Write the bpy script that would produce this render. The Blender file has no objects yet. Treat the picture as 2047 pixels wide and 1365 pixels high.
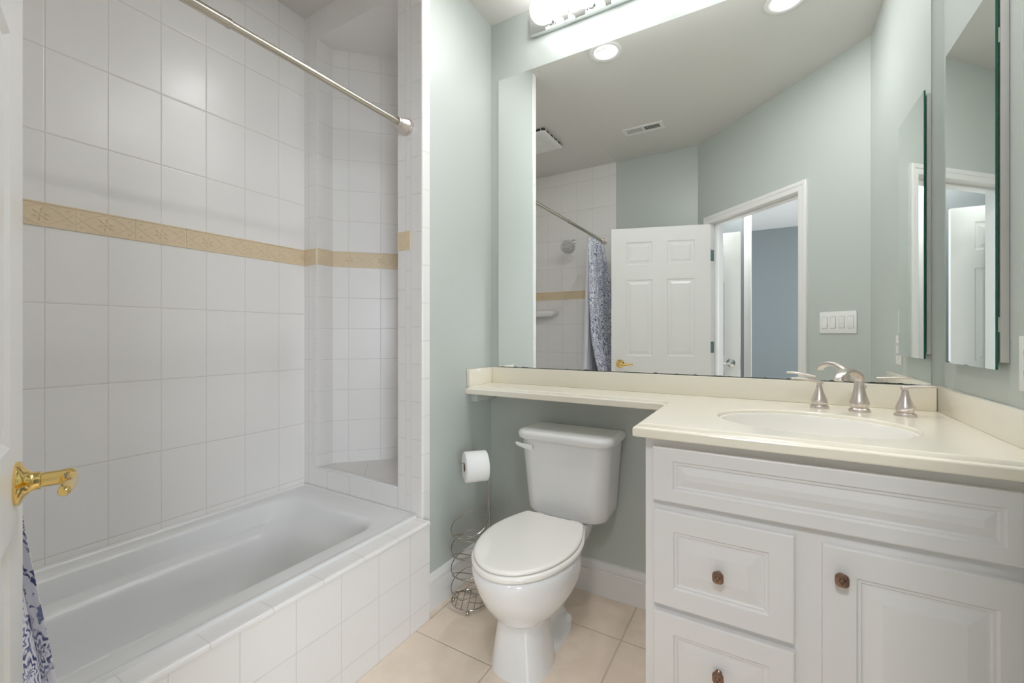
import bpy, bmesh, math, random
from mathutils import Vector, Matrix
random.seed(7)
sc = bpy.context.scene
COL = sc.collection
PI = math.pi

# ------------------------------------------------------------------ camera
CAMH = 1.165
cam_d = bpy.data.cameras.new('camera')
cam = bpy.data.objects.new('camera', cam_d)
COL.objects.link(cam)
cam.location = (0, 0, CAMH)
cam.rotation_euler = (math.radians(90), 0, math.radians(30.37))
cam_d.sensor_fit = 'HORIZONTAL'
cam_d.sensor_width = 36.0
cam_d.lens = 858.7 / 2047 * 36.0
cam_d.shift_y = -12.8 / 2047
cam_d.clip_start = 0.01
sc.camera = cam

# ------------------------------------------------------------------ world, exposure
w = bpy.data.worlds.new('world')
sc.world = w
w.use_nodes = True
w.node_tree.nodes['Background'].inputs[0].default_value = (0.75, 0.85, 1.0, 1)
w.node_tree.nodes['Background'].inputs[1].default_value = 0.3
sc.view_settings.view_transform = 'Standard'
sc.view_settings.look = 'None'
sc.view_settings.exposure = 0.42
sc.view_settings.gamma = 1.0
sc.view_settings.use_curve_mapping = False
sc.cycles.use_denoising = True
sc.cycles.max_bounces = 14
sc.cycles.diffuse_bounces = 7
sc.cycles.glossy_bounces = 8
sc.cycles.sample_clamp_indirect = 6
sc.cycles.caustics_reflective = True
sc.cycles.blur_glossy = 0.6

GLOBE_E = 6.3
CAN_E = 235.0


def area_light(name, loc, direction, sx, sy, energy, color):
    d = bpy.data.lights.new(name, 'AREA')
    d.shape = 'RECTANGLE'
    d.size, d.size_y = sx, sy
    d.energy = energy
    d.color = color
    o = bpy.data.objects.new(name, d)
    COL.objects.link(o)
    o.location = loc
    o.rotation_euler = Vector(direction).to_track_quat('-Z', 'Y').to_euler()
    return o


# daylight through the two bedroom windows behind the camera
area_light('window_daylight', (2.62, -1.9, 1.45), (-1, 0, 0), 1.5, 1.5, 90, (0.84, 0.92, 1.0))
area_light('window_daylight', (-2.32, -2.4, 1.45), (1, 0, 0), 1.4, 1.5, 45, (0.80, 0.90, 1.0))
# added fill lamp behind the camera, aimed through the doorway; housing built further down
area_light('doorway_fill_light', (-0.08, -0.72, 2.66), (0.0, 0.55, -1), 0.4, 0.4, 22, (0.99, 0.985, 1.0))

# ------------------------------------------------------------------ dimensions (metres)
D = 1.872            # mirror wall
XS = -1.2230          # sage wall left of the toilet
XA = -1.182          # tub apron plane
XR = 0.494           # right wall
ZC = 2.77            # ceiling
ZT = 2.769           # ceiling over the tub
XL = -2.013          # long tiled wall
YE = 1.349           # tub end wall
XT = -1.2205          # tiled pillar face
PY = 1.3965           # end of the tiled pillar
B0, B1 = 1.5147, 1.5967   # tan band
YB = -0.195          # shower head wall
ZK = 0.9225          # counter top
PT = 0.158          # tile pitch


# ------------------------------------------------------------------ material helpers
def lin(c):
    r = []
    for v in c:
        v = v / 255.0
        r.append(v / 12.92 if v <= 0.04045 else ((v + 0.055) / 1.055) ** 2.4)
    return (r[0], r[1], r[2], 1)


class NT:
    def __init__(s, name):
        s.m = bpy.data.materials.new(name)
        s.m.use_nodes = True
        s.t = s.m.node_tree
        s.b = s.t.nodes['Principled BSDF']

    def n(s, typ, **kw):
        nd = s.t.nodes.new(typ)
        for k, v in kw.items():
            setattr(nd, k, v)
        return nd

    def l(s, a, b):
        s.t.links.new(a, b)

    def math(s, op, a, b=None, c=None):
        nd = s.n('ShaderNodeMath', operation=op)
        for i, v in enumerate((a, b, c)):
            if v is None:
                continue
            if isinstance(v, (int, float)):
                nd.inputs[i].default_value = v
            else:
                s.l(v, nd.inputs[i])
        return nd.outputs[0]

    def mix(s, f, a, b):
        nd = s.n('ShaderNodeMix', data_type='RGBA')
        for i, v in ((0, f), (6, a), (7, b)):
            if isinstance(v, (int, float)):
                nd.inputs[i].default_value = v
            elif isinstance(v, tuple):
                nd.inputs[i].default_value = v
            else:
                s.l(v, nd.inputs[i])
        return nd.outputs[2]

    def smooth(s, v, a, b, lo=0.0, hi=1.0):
        nd = s.n('ShaderNodeMapRange', interpolation_type='SMOOTHSTEP')
        s.l(v, nd.inputs[0])
        nd.inputs[1].default_value = a
        nd.inputs[2].default_value = b
        nd.inputs[3].default_value = lo
        nd.inputs[4].default_value = hi
        return nd.outputs[0]

    def noise(s, scale, detail=2, vec=None, rough=0.5):
        nd = s.n('ShaderNodeTexNoise')
        nd.inputs['Scale'].default_value = scale
        nd.inputs['Detail'].default_value = detail
        nd.inputs['Roughness'].default_value = rough
        if vec is None:
            vec = s.n('ShaderNodeTexCoord').outputs['Object']
        s.l(vec, nd.inputs['Vector'])
        return nd.outputs[0]

    def bump(s, h, strength=1.0, dist=0.001):
        nd = s.n('ShaderNodeBump')
        nd.inputs['Strength'].default_value = strength
        nd.inputs['Distance'].default_value = dist
        s.l(h, nd.inputs['Height'])
        s.l(nd.outputs[0], s.b.inputs['Normal'])


def plain(name, col, rough=0.5, metal=0.0, spec=0.5, coat=0.0, nscale=0, nbump=0.0, var=0.0):
    t = NT(name)
    t.b.inputs['Roughness'].default_value = rough
    t.b.inputs['Metallic'].default_value = metal
    t.b.inputs['Specular IOR Level'].default_value = spec
    t.b.inputs['Coat Weight'].default_value = coat
    t.b.inputs['Coat Roughness'].default_value = 0.08
    c = lin(col)
    n = t.noise(nscale or 6, 3)
    if var:
        d = tuple(min(1, x * (1 - var)) for x in c[:3]) + (1,)
        t.l(t.mix(n, d, c), t.b.inputs['Base Color'])
    else:
        t.b.inputs['Base Color'].default_value = c
    if nbump:
        t.bump(n, 1.0, nbump)
    return t.m


def tile_mat(name, p, half, col, grout, rough, var=0.03, vein=0.0, edge=0.0035, gb=0.0012):
    t = NT(name)
    uv = t.n('ShaderNodeUVMap').outputs[0]
    sp = t.n('ShaderNodeSeparateXYZ')
    t.l(uv, sp.inputs[0])
    ds = []
    cells = []
    for o in (sp.outputs[0], sp.outputs[1]):
        q = t.math('DIVIDE', o, p)
        f = t.math('FRACT', q)
        cells.append(t.math('FLOOR', q))
        d = t.math('MULTIPLY', t.math('MINIMUM', f, t.math('SUBTRACT', 1.0, f)), p)
        ds.append(d)
    d = t.math('MINIMUM', ds[0], ds[1])
    mask = t.smooth(d, half * 0.6, half * 1.3)
    cv = t.n('ShaderNodeCombineXYZ')
    t.l(cells[0], cv.inputs[0])
    t.l(cells[1], cv.inputs[1])
    wn = t.n('ShaderNodeTexWhiteNoise')
    t.l(cv.outputs[0], wn.inputs[0])
    c = lin(col)
    dk = tuple(x * (1 - var) for x in c[:3]) + (1,)
    tc = t.mix(wn.outputs[0], dk, c)
    if vein:
        nz = t.noise(3.2, 5, rough=0.62)
        vm = t.smooth(nz, 0.38, 0.66)
        v2 = (c[0] * (1 - vein), c[1] * (1 - vein * 1.15), c[2] * (1 - vein * 1.35), 1)
        tc = t.mix(vm, v2, tc)
    t.l(t.mix(mask, lin(grout), tc), t.b.inputs['Base Color'])
    t.l(t.math('ADD', t.math('MULTIPLY', mask, rough - 0.6), 0.6), t.b.inputs['Roughness'])
    h = t.math('MULTIPLY', t.smooth(d, half * 0.5, edge), gb)
    nz = t.math('MULTIPLY', t.noise(9, 1), 0.0006)
    t.bump(t.math('ADD', h, nz), 1.0, 1.0)
    return t.m


M = {}
M['tile'] = tile_mat('white_wall_tile', PT, 0.0008, (240, 237, 235), (209, 204, 199), 0.27, 0.012, gb=0.0006)
M['floor'] = tile_mat('beige_floor_tile', 0.357, 0.0022, (250, 234, 217), (205, 190, 172), 0.22, 0.03, 0.13, 0.005, 0.0015)
M['sage'] = plain('sage_paint', (195, 201, 196), 0.34, nscale=260, nbump=0.00012)
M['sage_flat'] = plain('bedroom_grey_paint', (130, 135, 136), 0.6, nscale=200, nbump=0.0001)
M['ceil'] = plain('ceiling_paint', (222, 219, 215), 0.75, nscale=120, nbump=0.0002, var=0.03)
M['white'] = plain('white_trim_paint', (236, 235, 233), 0.3, nscale=40, nbump=0.0001)
M['cab'] = plain('white_cabinet_paint', (230, 229, 229), 0.33, nscale=60, nbump=0.0001)
M['porc'] = plain('white_porcelain', (238, 238, 238), 0.07, spec=0.6, coat=0.5)
M['seat'] = plain('glossy_white_seat_plastic', (243, 240, 234), 0.12, coat=0.4)
M['acryl'] = plain('white_tub_acrylic', (230, 230, 230), 0.27)
M['stone'] = plain('cream_solid_surface', (247, 241, 226), 0.17, coat=0.15, var=0.02)
M['sink'] = plain('white_sink_ceramic', (246, 243, 237), 0.08, coat=0.3)
M['chrome'] = plain('polished_chrome', (225, 228, 228), 0.06, 1.0)
M['nickel'] = plain('brushed_nickel', (222, 213, 208), 0.33, 1.0, nscale=40, nbump=0.00003)
M['rod'] = plain('brushed_nickel_rod', (200, 192, 180), 0.22, 1.0)
M['brass'] = plain('polished_brass', (236, 205, 132), 0.09, 1.0)
M['bronze'] = plain('antique_bronze', (158, 128, 110), 0.3, 0.85, nscale=70, var=0.4)
M['bronzeline'] = plain('dark_bronze_line', (40, 26, 22), 0.5, 0.6)
M['wire'] = plain('satin_chrome_wire', (188, 184, 176), 0.16, 1.0)
M['paper'] = plain('white_tissue', (246, 246, 245), 0.9, nscale=300, nbump=0.0002)
M['card'] = plain('brown_cardboard', (150, 126, 98), 0.9)
M['hingeteal'] = plain('aged_steel_hinge', (122, 146, 148), 0.4, 0.35)
M['dark'] = plain('dark_gap', (28, 26, 25), 0.8)
M['ventgrey'] = plain('vent_dark_grey', (70, 68, 66), 0.8)
M['plasticw'] = plain('white_plastic', (240, 240, 238), 0.35)
M['carpet'] = plain('bedroom_carpet', (176, 166, 152), 0.95, nscale=300, nbump=0.002, var=0.15)
M['glassedge'] = plain('green_glass_edge', (24, 112, 88), 0.12, 0.0, 0.6, nscale=30, var=0.4)
M['boxgrey'] = plain('cabinet_box_enamel', (216, 214, 212), 0.4)
M['desk'] = plain('tan_accent_tile', (230, 210, 178), 0.32, nscale=60, nbump=0.0003, var=0.12)
M['bandgrout'] = plain('pale_band_grout', (232, 222, 202), 0.7)
M['caulk'] = plain('white_caulk', (236, 234, 230), 0.75)


def mirror_mat(name, col, spots=False):
    t = NT(name)
    t.b.inputs['Metallic'].default_value = 1.0
    t.b.inputs['Roughness'].default_value = 0.0
    if not spots:
        t.b.inputs['Base Color'].default_value = lin(col)
        return t.m
    # desilvered nibbles along the bottom edge of the mirror
    g = t.n('ShaderNodeNewGeometry').outputs['Position']
    sp = t.n('ShaderNodeSeparateXYZ')
    t.l(g, sp.inputs[0])
    nz = t.noise(26, 3, g)
    edge = t.math('SUBTRACT', sp.outputs[2], 1.0035)
    lim = t.math('MULTIPLY', t.smooth(nz, 0.5, 0.72), 0.0028)
    m = t.math('LESS_THAN', edge, t.math('ADD', lim, 0.0012))
    t.l(t.mix(m, lin(col), (0.03, 0.028, 0.025, 1)), t.b.inputs['Base Color'])
    t.l(t.math('MULTIPLY', m, 0.5), t.b.inputs['Roughness'])
    t.l(t.math('SUBTRACT', 1.0, m), t.b.inputs['Metallic'])
    return t.m


M['mirror'] = mirror_mat('silvered_glass', (250, 252, 250), True)
M['mirror2'] = mirror_mat('silvered_glass_door', (246, 250, 248))


def emit_mat(name, col, s):
    t = NT(name)
    t.b.inputs['Base Color'].default_value = (0.9, 0.9, 0.9, 1)
    t.b.inputs['Emission Color'].default_value = col
    t.b.inputs['Emission Strength'].default_value = s
    t.b.inputs['Roughness'].default_value = 0.1
    return t.m


M['globe'] = emit_mat('lit_white_globe', (0.975, 0.985, 1.0, 1), GLOBE_E)
M['canbulb2'] = emit_mat('lit_reflector_bulb_bright', (0.985, 0.985, 1.0, 1), CAN_E * 1.5)
M['canbulb'] = emit_mat('lit_reflector_bulb', (0.985, 0.985, 1.0, 1), CAN_E)


def fabric_mat():
    t = NT('blue_floral_cotton')
    uv = t.n('ShaderNodeUVMap').outputs[0]
    wob = t.n('ShaderNodeTexNoise')
    wob.inputs['Scale'].default_value = 22
    wob.inputs['Detail'].default_value = 2
    t.l(uv, wob.inputs['Vector'])
    add = t.n('ShaderNodeVectorMath', operation='MULTIPLY_ADD')
    t.l(wob.outputs[1], add.inputs[0])
    add.inputs[1].default_value = (0.03, 0.03, 0)
    t.l(uv, add.inputs[2])
    v = t.n('ShaderNodeTexVoronoi', voronoi_dimensions='2D')
    v.inputs['Scale'].default_value = 9.5
    t.l(add.outputs[0], v.inputs['Vector'])
    dist = v.outputs['Distance']
    # local vector to the flower centre
    sub = t.n('ShaderNodeVectorMath', operation='SUBTRACT')
    sc_ = t.n('ShaderNodeVectorMath', operation='SCALE')
    sc_.inputs['Scale'].default_value = 1.0
    t.l(add.outputs[0], sc_.inputs[0])
    t.l(sc_.outputs[0], sub.inputs[0])
    t.l(v.outputs['Position'], sub.inputs[1])
    s2 = t.n('ShaderNodeSeparateXYZ')
    t.l(sub.outputs[0], s2.inputs[0])
    ang = t.math('ARCTAN2', s2.outputs[1], s2.outputs[0])
    pet = t.math('SINE', t.math('MULTIPLY', ang, 9.0))
    rr = t.math('ADD', t.math('MULTIPLY', dist, 44.0), t.math('MULTIPLY', pet, 1.7))
    rings = t.math('SINE', rr)
    inside = t.smooth(dist, 0.34, 0.46, 1.0, 0.0)
    flower = t.math('MULTIPLY', t.smooth(rings, -0.35, 0.35), inside)
    fine = t.n('ShaderNodeTexNoise')
    fine.inputs['Scale'].default_value = 70
    fine.inputs['Detail'].default_value = 3
    t.l(uv, fine.inputs['Vector'])
    leafn = t.n('ShaderNodeTexNoise')
    leafn.inputs['Scale'].default_value = 34
    leafn.inputs['Distortion'].default_value = 1.6
    t.l(uv, leafn.inputs['Vector'])
    leaf = t.math('MULTIPLY', t.smooth(leafn.outputs[0], 0.52, 0.56), t.math('SUBTRACT', 1.0, inside))
    m = t.math('MAXIMUM', flower, leaf)
    m = t.math('MULTIPLY', m, t.smooth(fine.outputs[0], 0.36, 0.52, 0.25, 1.0))
    tone = t.n('ShaderNodeTexNoise')
    tone.inputs['Scale'].default_value = 30
    t.l(uv, tone.inputs['Vector'])
    blue = t.mix(t.smooth(tone.outputs[0], 0.4, 0.6), lin((66, 72, 122)), lin((124, 130, 170)))
    t.l(t.mix(m, lin((232, 232, 240)), blue), t.b.inputs['Base Color'])
    t.b.inputs['Roughness'].default_value = 0.85
    return t.m


M['fabric'] = fabric_mat()
M['liner'] = plain('white_vinyl_liner', (232, 234, 240), 0.35)


# ------------------------------------------------------------------ geometry builder
class G:
    def __init__(s):
        s.v = []
        s.f = []
        s.uv = {}
        s.mi = {}
        s.X = None

    def P(s, p):
        p = Vector(p)
        if s.X is not None:
            p = s.X @ p
        s.v.append(tuple(p))
        return len(s.v) - 1

    def face(s, idx, uv=None, mi=0):
        s.f.append(tuple(idx))
        k = len(s.f) - 1
        if uv:
            s.uv[k] = uv
        if mi:
            s.mi[k] = mi

    def poly(s, pts, uv=None, mi=0):
        s.face([s.P(p) for p in pts], uv, mi)

    def box(s, x0, x1, y0, y1, z0, z1, bev=0.0, seg=2, mi=0):
        if bev <= 0:
            c = [(x, y, z) for x in (x0, x1) for y in (y0, y1) for z in (z0, z1)]
            i = [s.P(p) for p in c]
            for q in ((0, 1, 3, 2), (4, 6, 7, 5), (0, 4, 5, 1), (2, 3, 7, 6), (0, 2, 6, 4), (1, 5, 7, 3)):
                s.face([i[k] for k in q], mi=mi)
            return s
        bm = bmesh.new()
        bmesh.ops.create_cube(bm, size=1)
        for v in bm.verts:
            v.co = ((x0 + x1) / 2 + v.co.x * (x1 - x0), (y0 + y1) / 2 + v.co.y * (y1 - y0), (z0 + z1) / 2 + v.co.z * (z1 - z0))
        bmesh.ops.bevel(bm, geom=bm.edges[:], offset=bev, segments=seg, profile=0.5, affect='EDGES')
        s.addbm(bm, mi)
        return s

    def addbm(s, bm, mi=0):
        mp = {}
        for v in bm.verts:
            mp[v] = s.P(v.co)
        for f in bm.faces:
            s.face([mp[v] for v in f.verts], mi=mi)
        bm.free()

    def loft(s, rings, cap0=True, cap1=True, closed=True, mi=0):
        R = [[s.P(p) for p in r] for r in rings]
        n = len(R[0])
        for a, b in zip(R, R[1:]):
            for i in range(n if closed else n - 1):
                j = (i + 1) % n
                s.face((a[i], a[j], b[j], b[i]), mi=mi)
        if cap0:
            s.face(list(reversed(R[0])), mi=mi)
        if cap1:
            s.face(R[-1], mi=mi)
        return s

    def tube(s, path, r, n=10, closed=False, mi=0, caps=True):
        path = [Vector(p) for p in path]
        m = len(path)
        rs = r if isinstance(r, (list, tuple)) else [r] * m
        up = None
        rings = []
        for i, p in enumerate(path):
            if closed:
                t = (path[(i + 1) % m] - path[i - 1]).normalized()
            else:
                t = (path[min(i + 1, m - 1)] - path[max(i - 1, 0)]).normalized()
            if up is None:
                up = Vector((0, 0, 1)) if abs(t.z) < 0.9 else Vector((1, 0, 0))
            a = up - t * up.dot(t)
            a.normalize()
            up = a
            b = t.cross(a)
            rings.append([p + (a * math.cos(q) + b * math.sin(q)) * rs[i] for q in [2 * PI * k / n for k in range(n)]])
        if closed:
            R = [[s.P(p) for p in rr] for rr in rings]
            for i in range(m):
                A, B = R[i], R[(i + 1) % m]
                for k in range(n):
                    j = (k + 1) % n
                    s.face((A[k], A[j], B[j], B[k]), mi=mi)
        else:
            s.loft(rings, caps, caps, mi=mi)
        return s

    def lathe(s, prof, c=(0, 0, 0), axis=(0, 0, 1), n=32, mi=0, caps=True):
        c = Vector(c)
        ax = Vector(axis).normalized()
        u = ax.orthogonal().normalized()
        if abs(ax.z) > 0.99:
            u = Vector((1, 0, 0))
        v = ax.cross(u)
        rings = []
        for r, h in prof:
            r = max(r, 1e-5)
            rings.append([c + ax * h + (u * math.cos(q) + v * math.sin(q)) * r for q in [2 * PI * k / n for k in range(n)]])
        s.loft(rings, caps, caps, mi=mi)
        return s

    def sphere(s, c, r, n=24, sq=1.0, mi=0):
        s.lathe([(r * math.sin(PI * k / (n // 2)), -r * sq * math.cos(PI * k / (n // 2))) for k in range(n // 2 + 1)], c, n=n, mi=mi)
        return s

    def mesh(s, name, mats, off, sharp=35, uvf=None):
        me = bpy.data.meshes.new(name)
        me.from_pydata([(x - off[0], y - off[1], z - off[2]) for x, y, z in s.v], [], s.f)
        for m in (mats if isinstance(mats, (list, tuple)) else [mats]):
            me.materials.append(m)
        bm = bmesh.new()
        bm.from_mesh(me)
        if not s.uv and not s.mi:
            pass
        for k, f in enumerate(bm.faces):
            f.smooth = True
        bm.faces.ensure_lookup_table()
        for k, v in s.mi.items():
            bm.faces[k].material_index = v
        if s.uv or uvf:
            L = bm.loops.layers.uv.new('UVMap')
            bm.normal_update()
            for k, f in enumerate(bm.faces):
                for j, lp in enumerate(f.loops):
                    if k in s.uv:
                        lp[L].uv = s.uv[k][j]
                    elif uvf:
                        co = lp.vert.co + Vector(off)
                        lp[L].uv = uvf(co, f.normal)
        bmesh.ops.recalc_face_normals(bm, faces=bm.faces) if s.X is None or True else None
        bm.to_mesh(me)
        bm.free()
        me.set_sharp_from_angle(angle=math.radians(sharp))
        return me


def tag(o, label=None, cat=None, group=None, kind=None):
    if label:
        o['label'] = label
    if cat:
        o['category'] = cat
    if group:
        o['group'] = group
    if kind:
        o['kind'] = kind
    return o


def root_loc(o):
    while o.parent:
        o = o.parent
    return o


def empty(name, loc, label, cat, rz=0.0, group=None):
    o = bpy.data.objects.new(name, None)
    o.empty_display_size = 0.05
    COL.objects.link(o)
    o.location = loc
    o.rotation_euler = (0, 0, rz)
    return tag(o, label, cat, group)


def part(name, g, mat, parent, sharp=35, uvf=None, label=None, kind=None, local=False):
    """a mesh child; vertices are in world space unless local=True (then in the root's frame)"""
    r = root_loc(parent)
    off = (0, 0, 0) if local else tuple(r.location)
    o = bpy.data.objects.new(name, g.mesh(name, mat, off, sharp, uvf))
    COL.objects.link(o)
    o.parent = parent
    return tag(o, label, kind=kind)


def top(name, g, mat, label, cat, origin, sharp=35, uvf=None, group=None, kind=None):
    o = bpy.data.objects.new(name, g.mesh(name, mat, origin, sharp, uvf))
    COL.objects.link(o)
    o.location = origin
    return tag(o, label, cat, group, kind)


def struct(name, g, mat, uvf=None, sharp=35, label=None, origin=(0, 0, 0)):
    o = bpy.data.objects.new(name, g.mesh(name, mat, origin, sharp, uvf))
    COL.objects.link(o)
    o.location = origin
    o['kind'] = 'structure'
    if label:
        o['label'] = label
    return o


def catmull(xs, ys, x):
    """smooth interpolation of ys over xs"""
    n = len(xs)
    if x <= xs[0]:
        return ys[0]
    if x >= xs[-1]:
        return ys[-1]
    i = 0
    while xs[i + 1] < x:
        i += 1

    def sl(k):
        if k == 0:
            return (ys[1] - ys[0]) / (xs[1] - xs[0])
        if k == n - 1:
            return (ys[-1] - ys[-2]) / (xs[-1] - xs[-2])
        a = (ys[k] - ys[k - 1]) / (xs[k] - xs[k - 1])
        b = (ys[k + 1] - ys[k]) / (xs[k + 1] - xs[k])
        return 0 if a * b <= 0 else 2 * a * b / (a + b)
    h = xs[i + 1] - xs[i]
    t = (x - xs[i]) / h
    return ((2 * t**3 - 3 * t**2 + 1) * ys[i] + (t**3 - 2 * t**2 + t) * h * sl(i) + (-2 * t**3 + 3 * t**2) * ys[i + 1] + (t**3 - t**2) * h * sl(i + 1))


def rrect(x0, x1, y0, y1, r, z, k=6):
    pts = []
    for cx, cy, a0 in ((x1 - r, y1 - r, 0), (x0 + r, y1 - r, 90), (x0 + r, y0 + r, 180), (x1 - r, y0 + r, 270)):
        for i in range(k + 1):
            a = math.radians(a0 + 90 * i / k)
            pts.append((cx + r * math.cos(a), cy + r * math.sin(a), z))
    return pts


# wall tile UVs -----------------------------------------------------------
def vz(z):
    return (z - 0.4096) if z < B0 else (z - B1)


def uv_tub(co, n):
    if abs(n.x) > 0.9:
        return ((co.y - 0.4358) * PT / 0.1562, vz(co.z))
    if abs(n.y) > 0.9:
        return ((co.x + 2.013 + 0.026) * 1.0, vz(co.z))
    if abs(n.z) > 0.9:
        return ((co.x + co.y) * 0.7071, (co.x - co.y) * 0.7071)
    return ((co.x + co.y) * 0.7071 + 0.06, vz(co.z))


# ================================================================== ROOM SHELL
# floor of the bathroom
g = G()
g.box(-1.30, 0.60, -0.32, 2.0, -0.05, 0.0)
struct('floor', g, M['floor'], uvf=lambda co, n: (co.x + 0.470, co.y - 1.627 + 0.357 * 6))
g = G()
g.box(-2.4, 2.7, -4.0, 0.9, -0.08, -0.004)
struct('floor', g, M['carpet'], label='bedroom carpet beyond the bathroom door')

# mirror wall
g = G()
g.box(-1.3615, 0.62, D, D + 0.12, 0, ZC)
struct('wall_back', g, M['sage'])
# sage return wall between tub and toilet
g = G()
g.box(-1.3575, XS, PY, D, 0, ZC)
struct('wall_left', g, M['sage'])
# right wall
g = G()
g.box(XR, 0.62, 0.779, D, 0, ZC)
struct('wall_right', g, M['sage'])

# angled wall with the doorway: local frame s along the wall, t outward
A0 = Vector((XR, 0.779, 0))
DS = Vector((-0.70711, -0.70711, 0))
DN = Vector((0.70711, -0.70711, 0))
WX = Matrix(((DS.x, DN.x, 0, A0.x), (DS.y, DN.y, 0, A0.y), (0, 0, 1, 0), (0, 0, 0, 1)))
S0, S1, ZH = 0.425, 1.2288, 2.070
LW = 1.3704
TW = 0.115
g = G()
g.X = WX
g.box(-0.11, S0 - 0.018, 0, TW, 0, ZC)
g.box(S1 + 0.018, LW + 0.11, 0, TW, 0, ZC)
g.box(S0 - 0.018, S1 + 0.018, 0, TW, ZH + 0.018, ZC)
struct('wall_angled', g, M['sage'])
# wall behind the open door (painted) and the tiled shower-head wall
g = G()
g.box(XA, -0.475, YB - 0.115, YB, 0, ZC)
struct('wall_front', g, M['sage'])
g = G()
g.box(XL - 0.1, XA, YB - 0.115, YB, 0, ZC)
struct('wall_shower', g, M['tile'], uvf=uv_tub)
g = G()
g.box(XL - 0.1, XL, YB, 2.0, 0, ZC)
struct('wall_tub_side', g, M['tile'], uvf=uv_tub)

# tub end wall with the tall corner niche
NX0, NX1, NZ0, NZ1 = -1.9125, -1.3615, 0.507, 2.633


def strip_uv(x0, off, flip=False):
    def f(co, n):
        if abs(n.y) > 0.9:
            return (co.x - x0 + 0.0002, vz(co.z) + off)
        if abs(n.x) > 0.9:
            return (co.y - YE + 0.05, vz(co.z) + off)
        return (co.x - x0 + 0.03, co.y - YE + 0.03)
    return f


g = G()
# left strips, header, sill
cells = [(XL, -1.978, 0, ZC, XL - 0.02, 0.0), (-1.978, -1.9436, NZ0, ZC, -1.978, 0.0), (-1.9436, NX0, NZ0, ZC, -1.9436, 0.078)]
for x0, x1, z0, z1, ux, ov in cells:
    uvq = [(x0 - ux + 0.0002, vz(z0 + 1e-6) + ov)]
    for za, zb in ((z0, B0), (B0, B1), (B1, z1)):
        q = [(x0, YE, za), (x1, YE, za), (x1, YE, zb), (x0, YE, zb)]
        e = 1e-4
        g.poly(q, [(x0 - ux + 0.0002, vz(za + e) + ov), (x1 - ux + 0.0002, vz(za + e) + ov), (x1 - ux + 0.0002, vz(zb - e) + ov), (x0 - ux + 0.0002, vz(zb - e) + ov)])
g.poly([(NX0, YE, NZ1), (NX1, YE, NZ1), (NX1, YE, ZC), (NX0, YE, ZC)], [(0.001, 0.001), (0.157, 0.001), (0.157, 0.139), (0.001, 0.139)])
jx = [-1.978, -1.8332, -1.6736, -1.5197, NX1]
for xa_, xb_ in zip(jx, jx[1:]):
    g.poly([(xa_, YE, 0), (xb_, YE, 0), (xb_, YE, NZ0), (xa_, YE, NZ0)], [(0.0, 0.0004 - NZ0), (xb_ - xa_, 0.0004 - NZ0), (xb_ - xa_, -0.0004), (0.0, -0.0004)])
struct('wall_tub_end', g, M['tile'])
# niche interior: left cheek, diagonal back, right cheek, floor, ceiling
g = G()
NY = 1.440
DE = 0.425
pn = [(NX0, YE), (NX0, NY), (NX0 + DE, NY + DE), (NX1, NY + DE), (NX1, YE)]
for (xa_, ya_), (xb_, yb_) in zip(pn, pn[1:]):
    ln = math.hypot(xb_ - xa_, yb_ - ya_)
    for za, zb in ((NZ0, B0), (B0, B1), (B1, NZ1)):
        e = 1e-4
        o_ = 0.08 if xa_ == NX0 and xb_ != NX0 else 0.062
        g.poly([(xa_, ya_, za), (xb_, yb_, za), (xb_, yb_, zb), (xa_, ya_, zb)],
               [(o_, vz(za + e)), (o_ + ln, vz(za + e)), (o_ + ln, vz(zb - e)), (o_, vz(zb - e))])
g.poly([(x, y, NZ0) for x, y in pn], [((x + y) * .7071, (x - y) * .7071) for x, y in pn])
g.poly([(x, y, NZ1) for x, y in pn], [(x * 0.02 + 0.08, y * 0.02 + 0.08) for x, y in pn])
struct('wall_niche', g, M['tile'])
g = G()
g.box(NX0 + 0.001, NX1 - 0.001, YE - 0.0035, YE + 0.022, NZ0 - 0.004, NZ0 + 0.0035, 0.003)
struct('trim_11', g, M['porc'], label='white bullnose sill of the niche')
# solid masonry behind the niche, so that nothing is open from behind
g = G()
g.box(XL, NX1 - 0.001, NY + DE + 0.02, 2.0, 0, ZC)
struct('wall_behind_niche', g, M['sage'])

# tiled pillar between niche and room: three tile columns + room-facing bullnose
g = G()


def pil(x0, x1, off, z0=0.403, ux=None):
    e = 1e-4
    ux = x0 if ux is None else ux
    for za, zb in ((z0, B0), (B0, B1), (B1, ZT)):
        g.poly([(x0, YE, za), (x1, YE, za), (x1, YE, zb), (x0, YE, zb)],
               [(x0 - ux, vz(za + e) + off), (x1 - ux, vz(za + e) + off), (x1 - ux, vz(zb - e) + off), (x0 - ux, vz(zb - e) + off)])


pil(NX1, -1.3148, 0.0)
pil(-1.3148, -1.2867, 0.078)
pil(-1.2867, XT - 0.008, 0.0)
# rounded corner and side
arc = [(XT - 0.008 + 0.008 * math.sin(a), YE + 0.008 - 0.008 * math.cos(a)) for a in [PI / 2 * k / 5 for k in range(6)]]
arc.append((XT, PY - 0.003))
arc.append((XT - 0.003, PY))
arc.append((XT - 0.02, PY))
for k in range(len(arc) - 1):
    (xa_, ya_), (xb_, yb_) = arc[k], arc[k + 1]
    v0_, v1_ = 0.0 - 0.1927 + PT * 2, ZT - 0.1927 + PT * 2
    g.poly([(xa_, ya_, 0.0), (xb_, yb_, 0.0), (xb_, yb_, ZT), (xa_, ya_, ZT)],
           [(0.05 + k * 0.004, v0_), (0.054 + k * 0.004, v0_), (0.054 + k * 0.004, v1_), (0.05 + k * 0.004, v1_)])
struct('wall_pillar', g, M['tile'], sharp=50)

# ceiling with the two downlight openings
CANS = [(-0.772, 1.367), (0.090, 1.295)]
CR = 0.068


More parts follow.
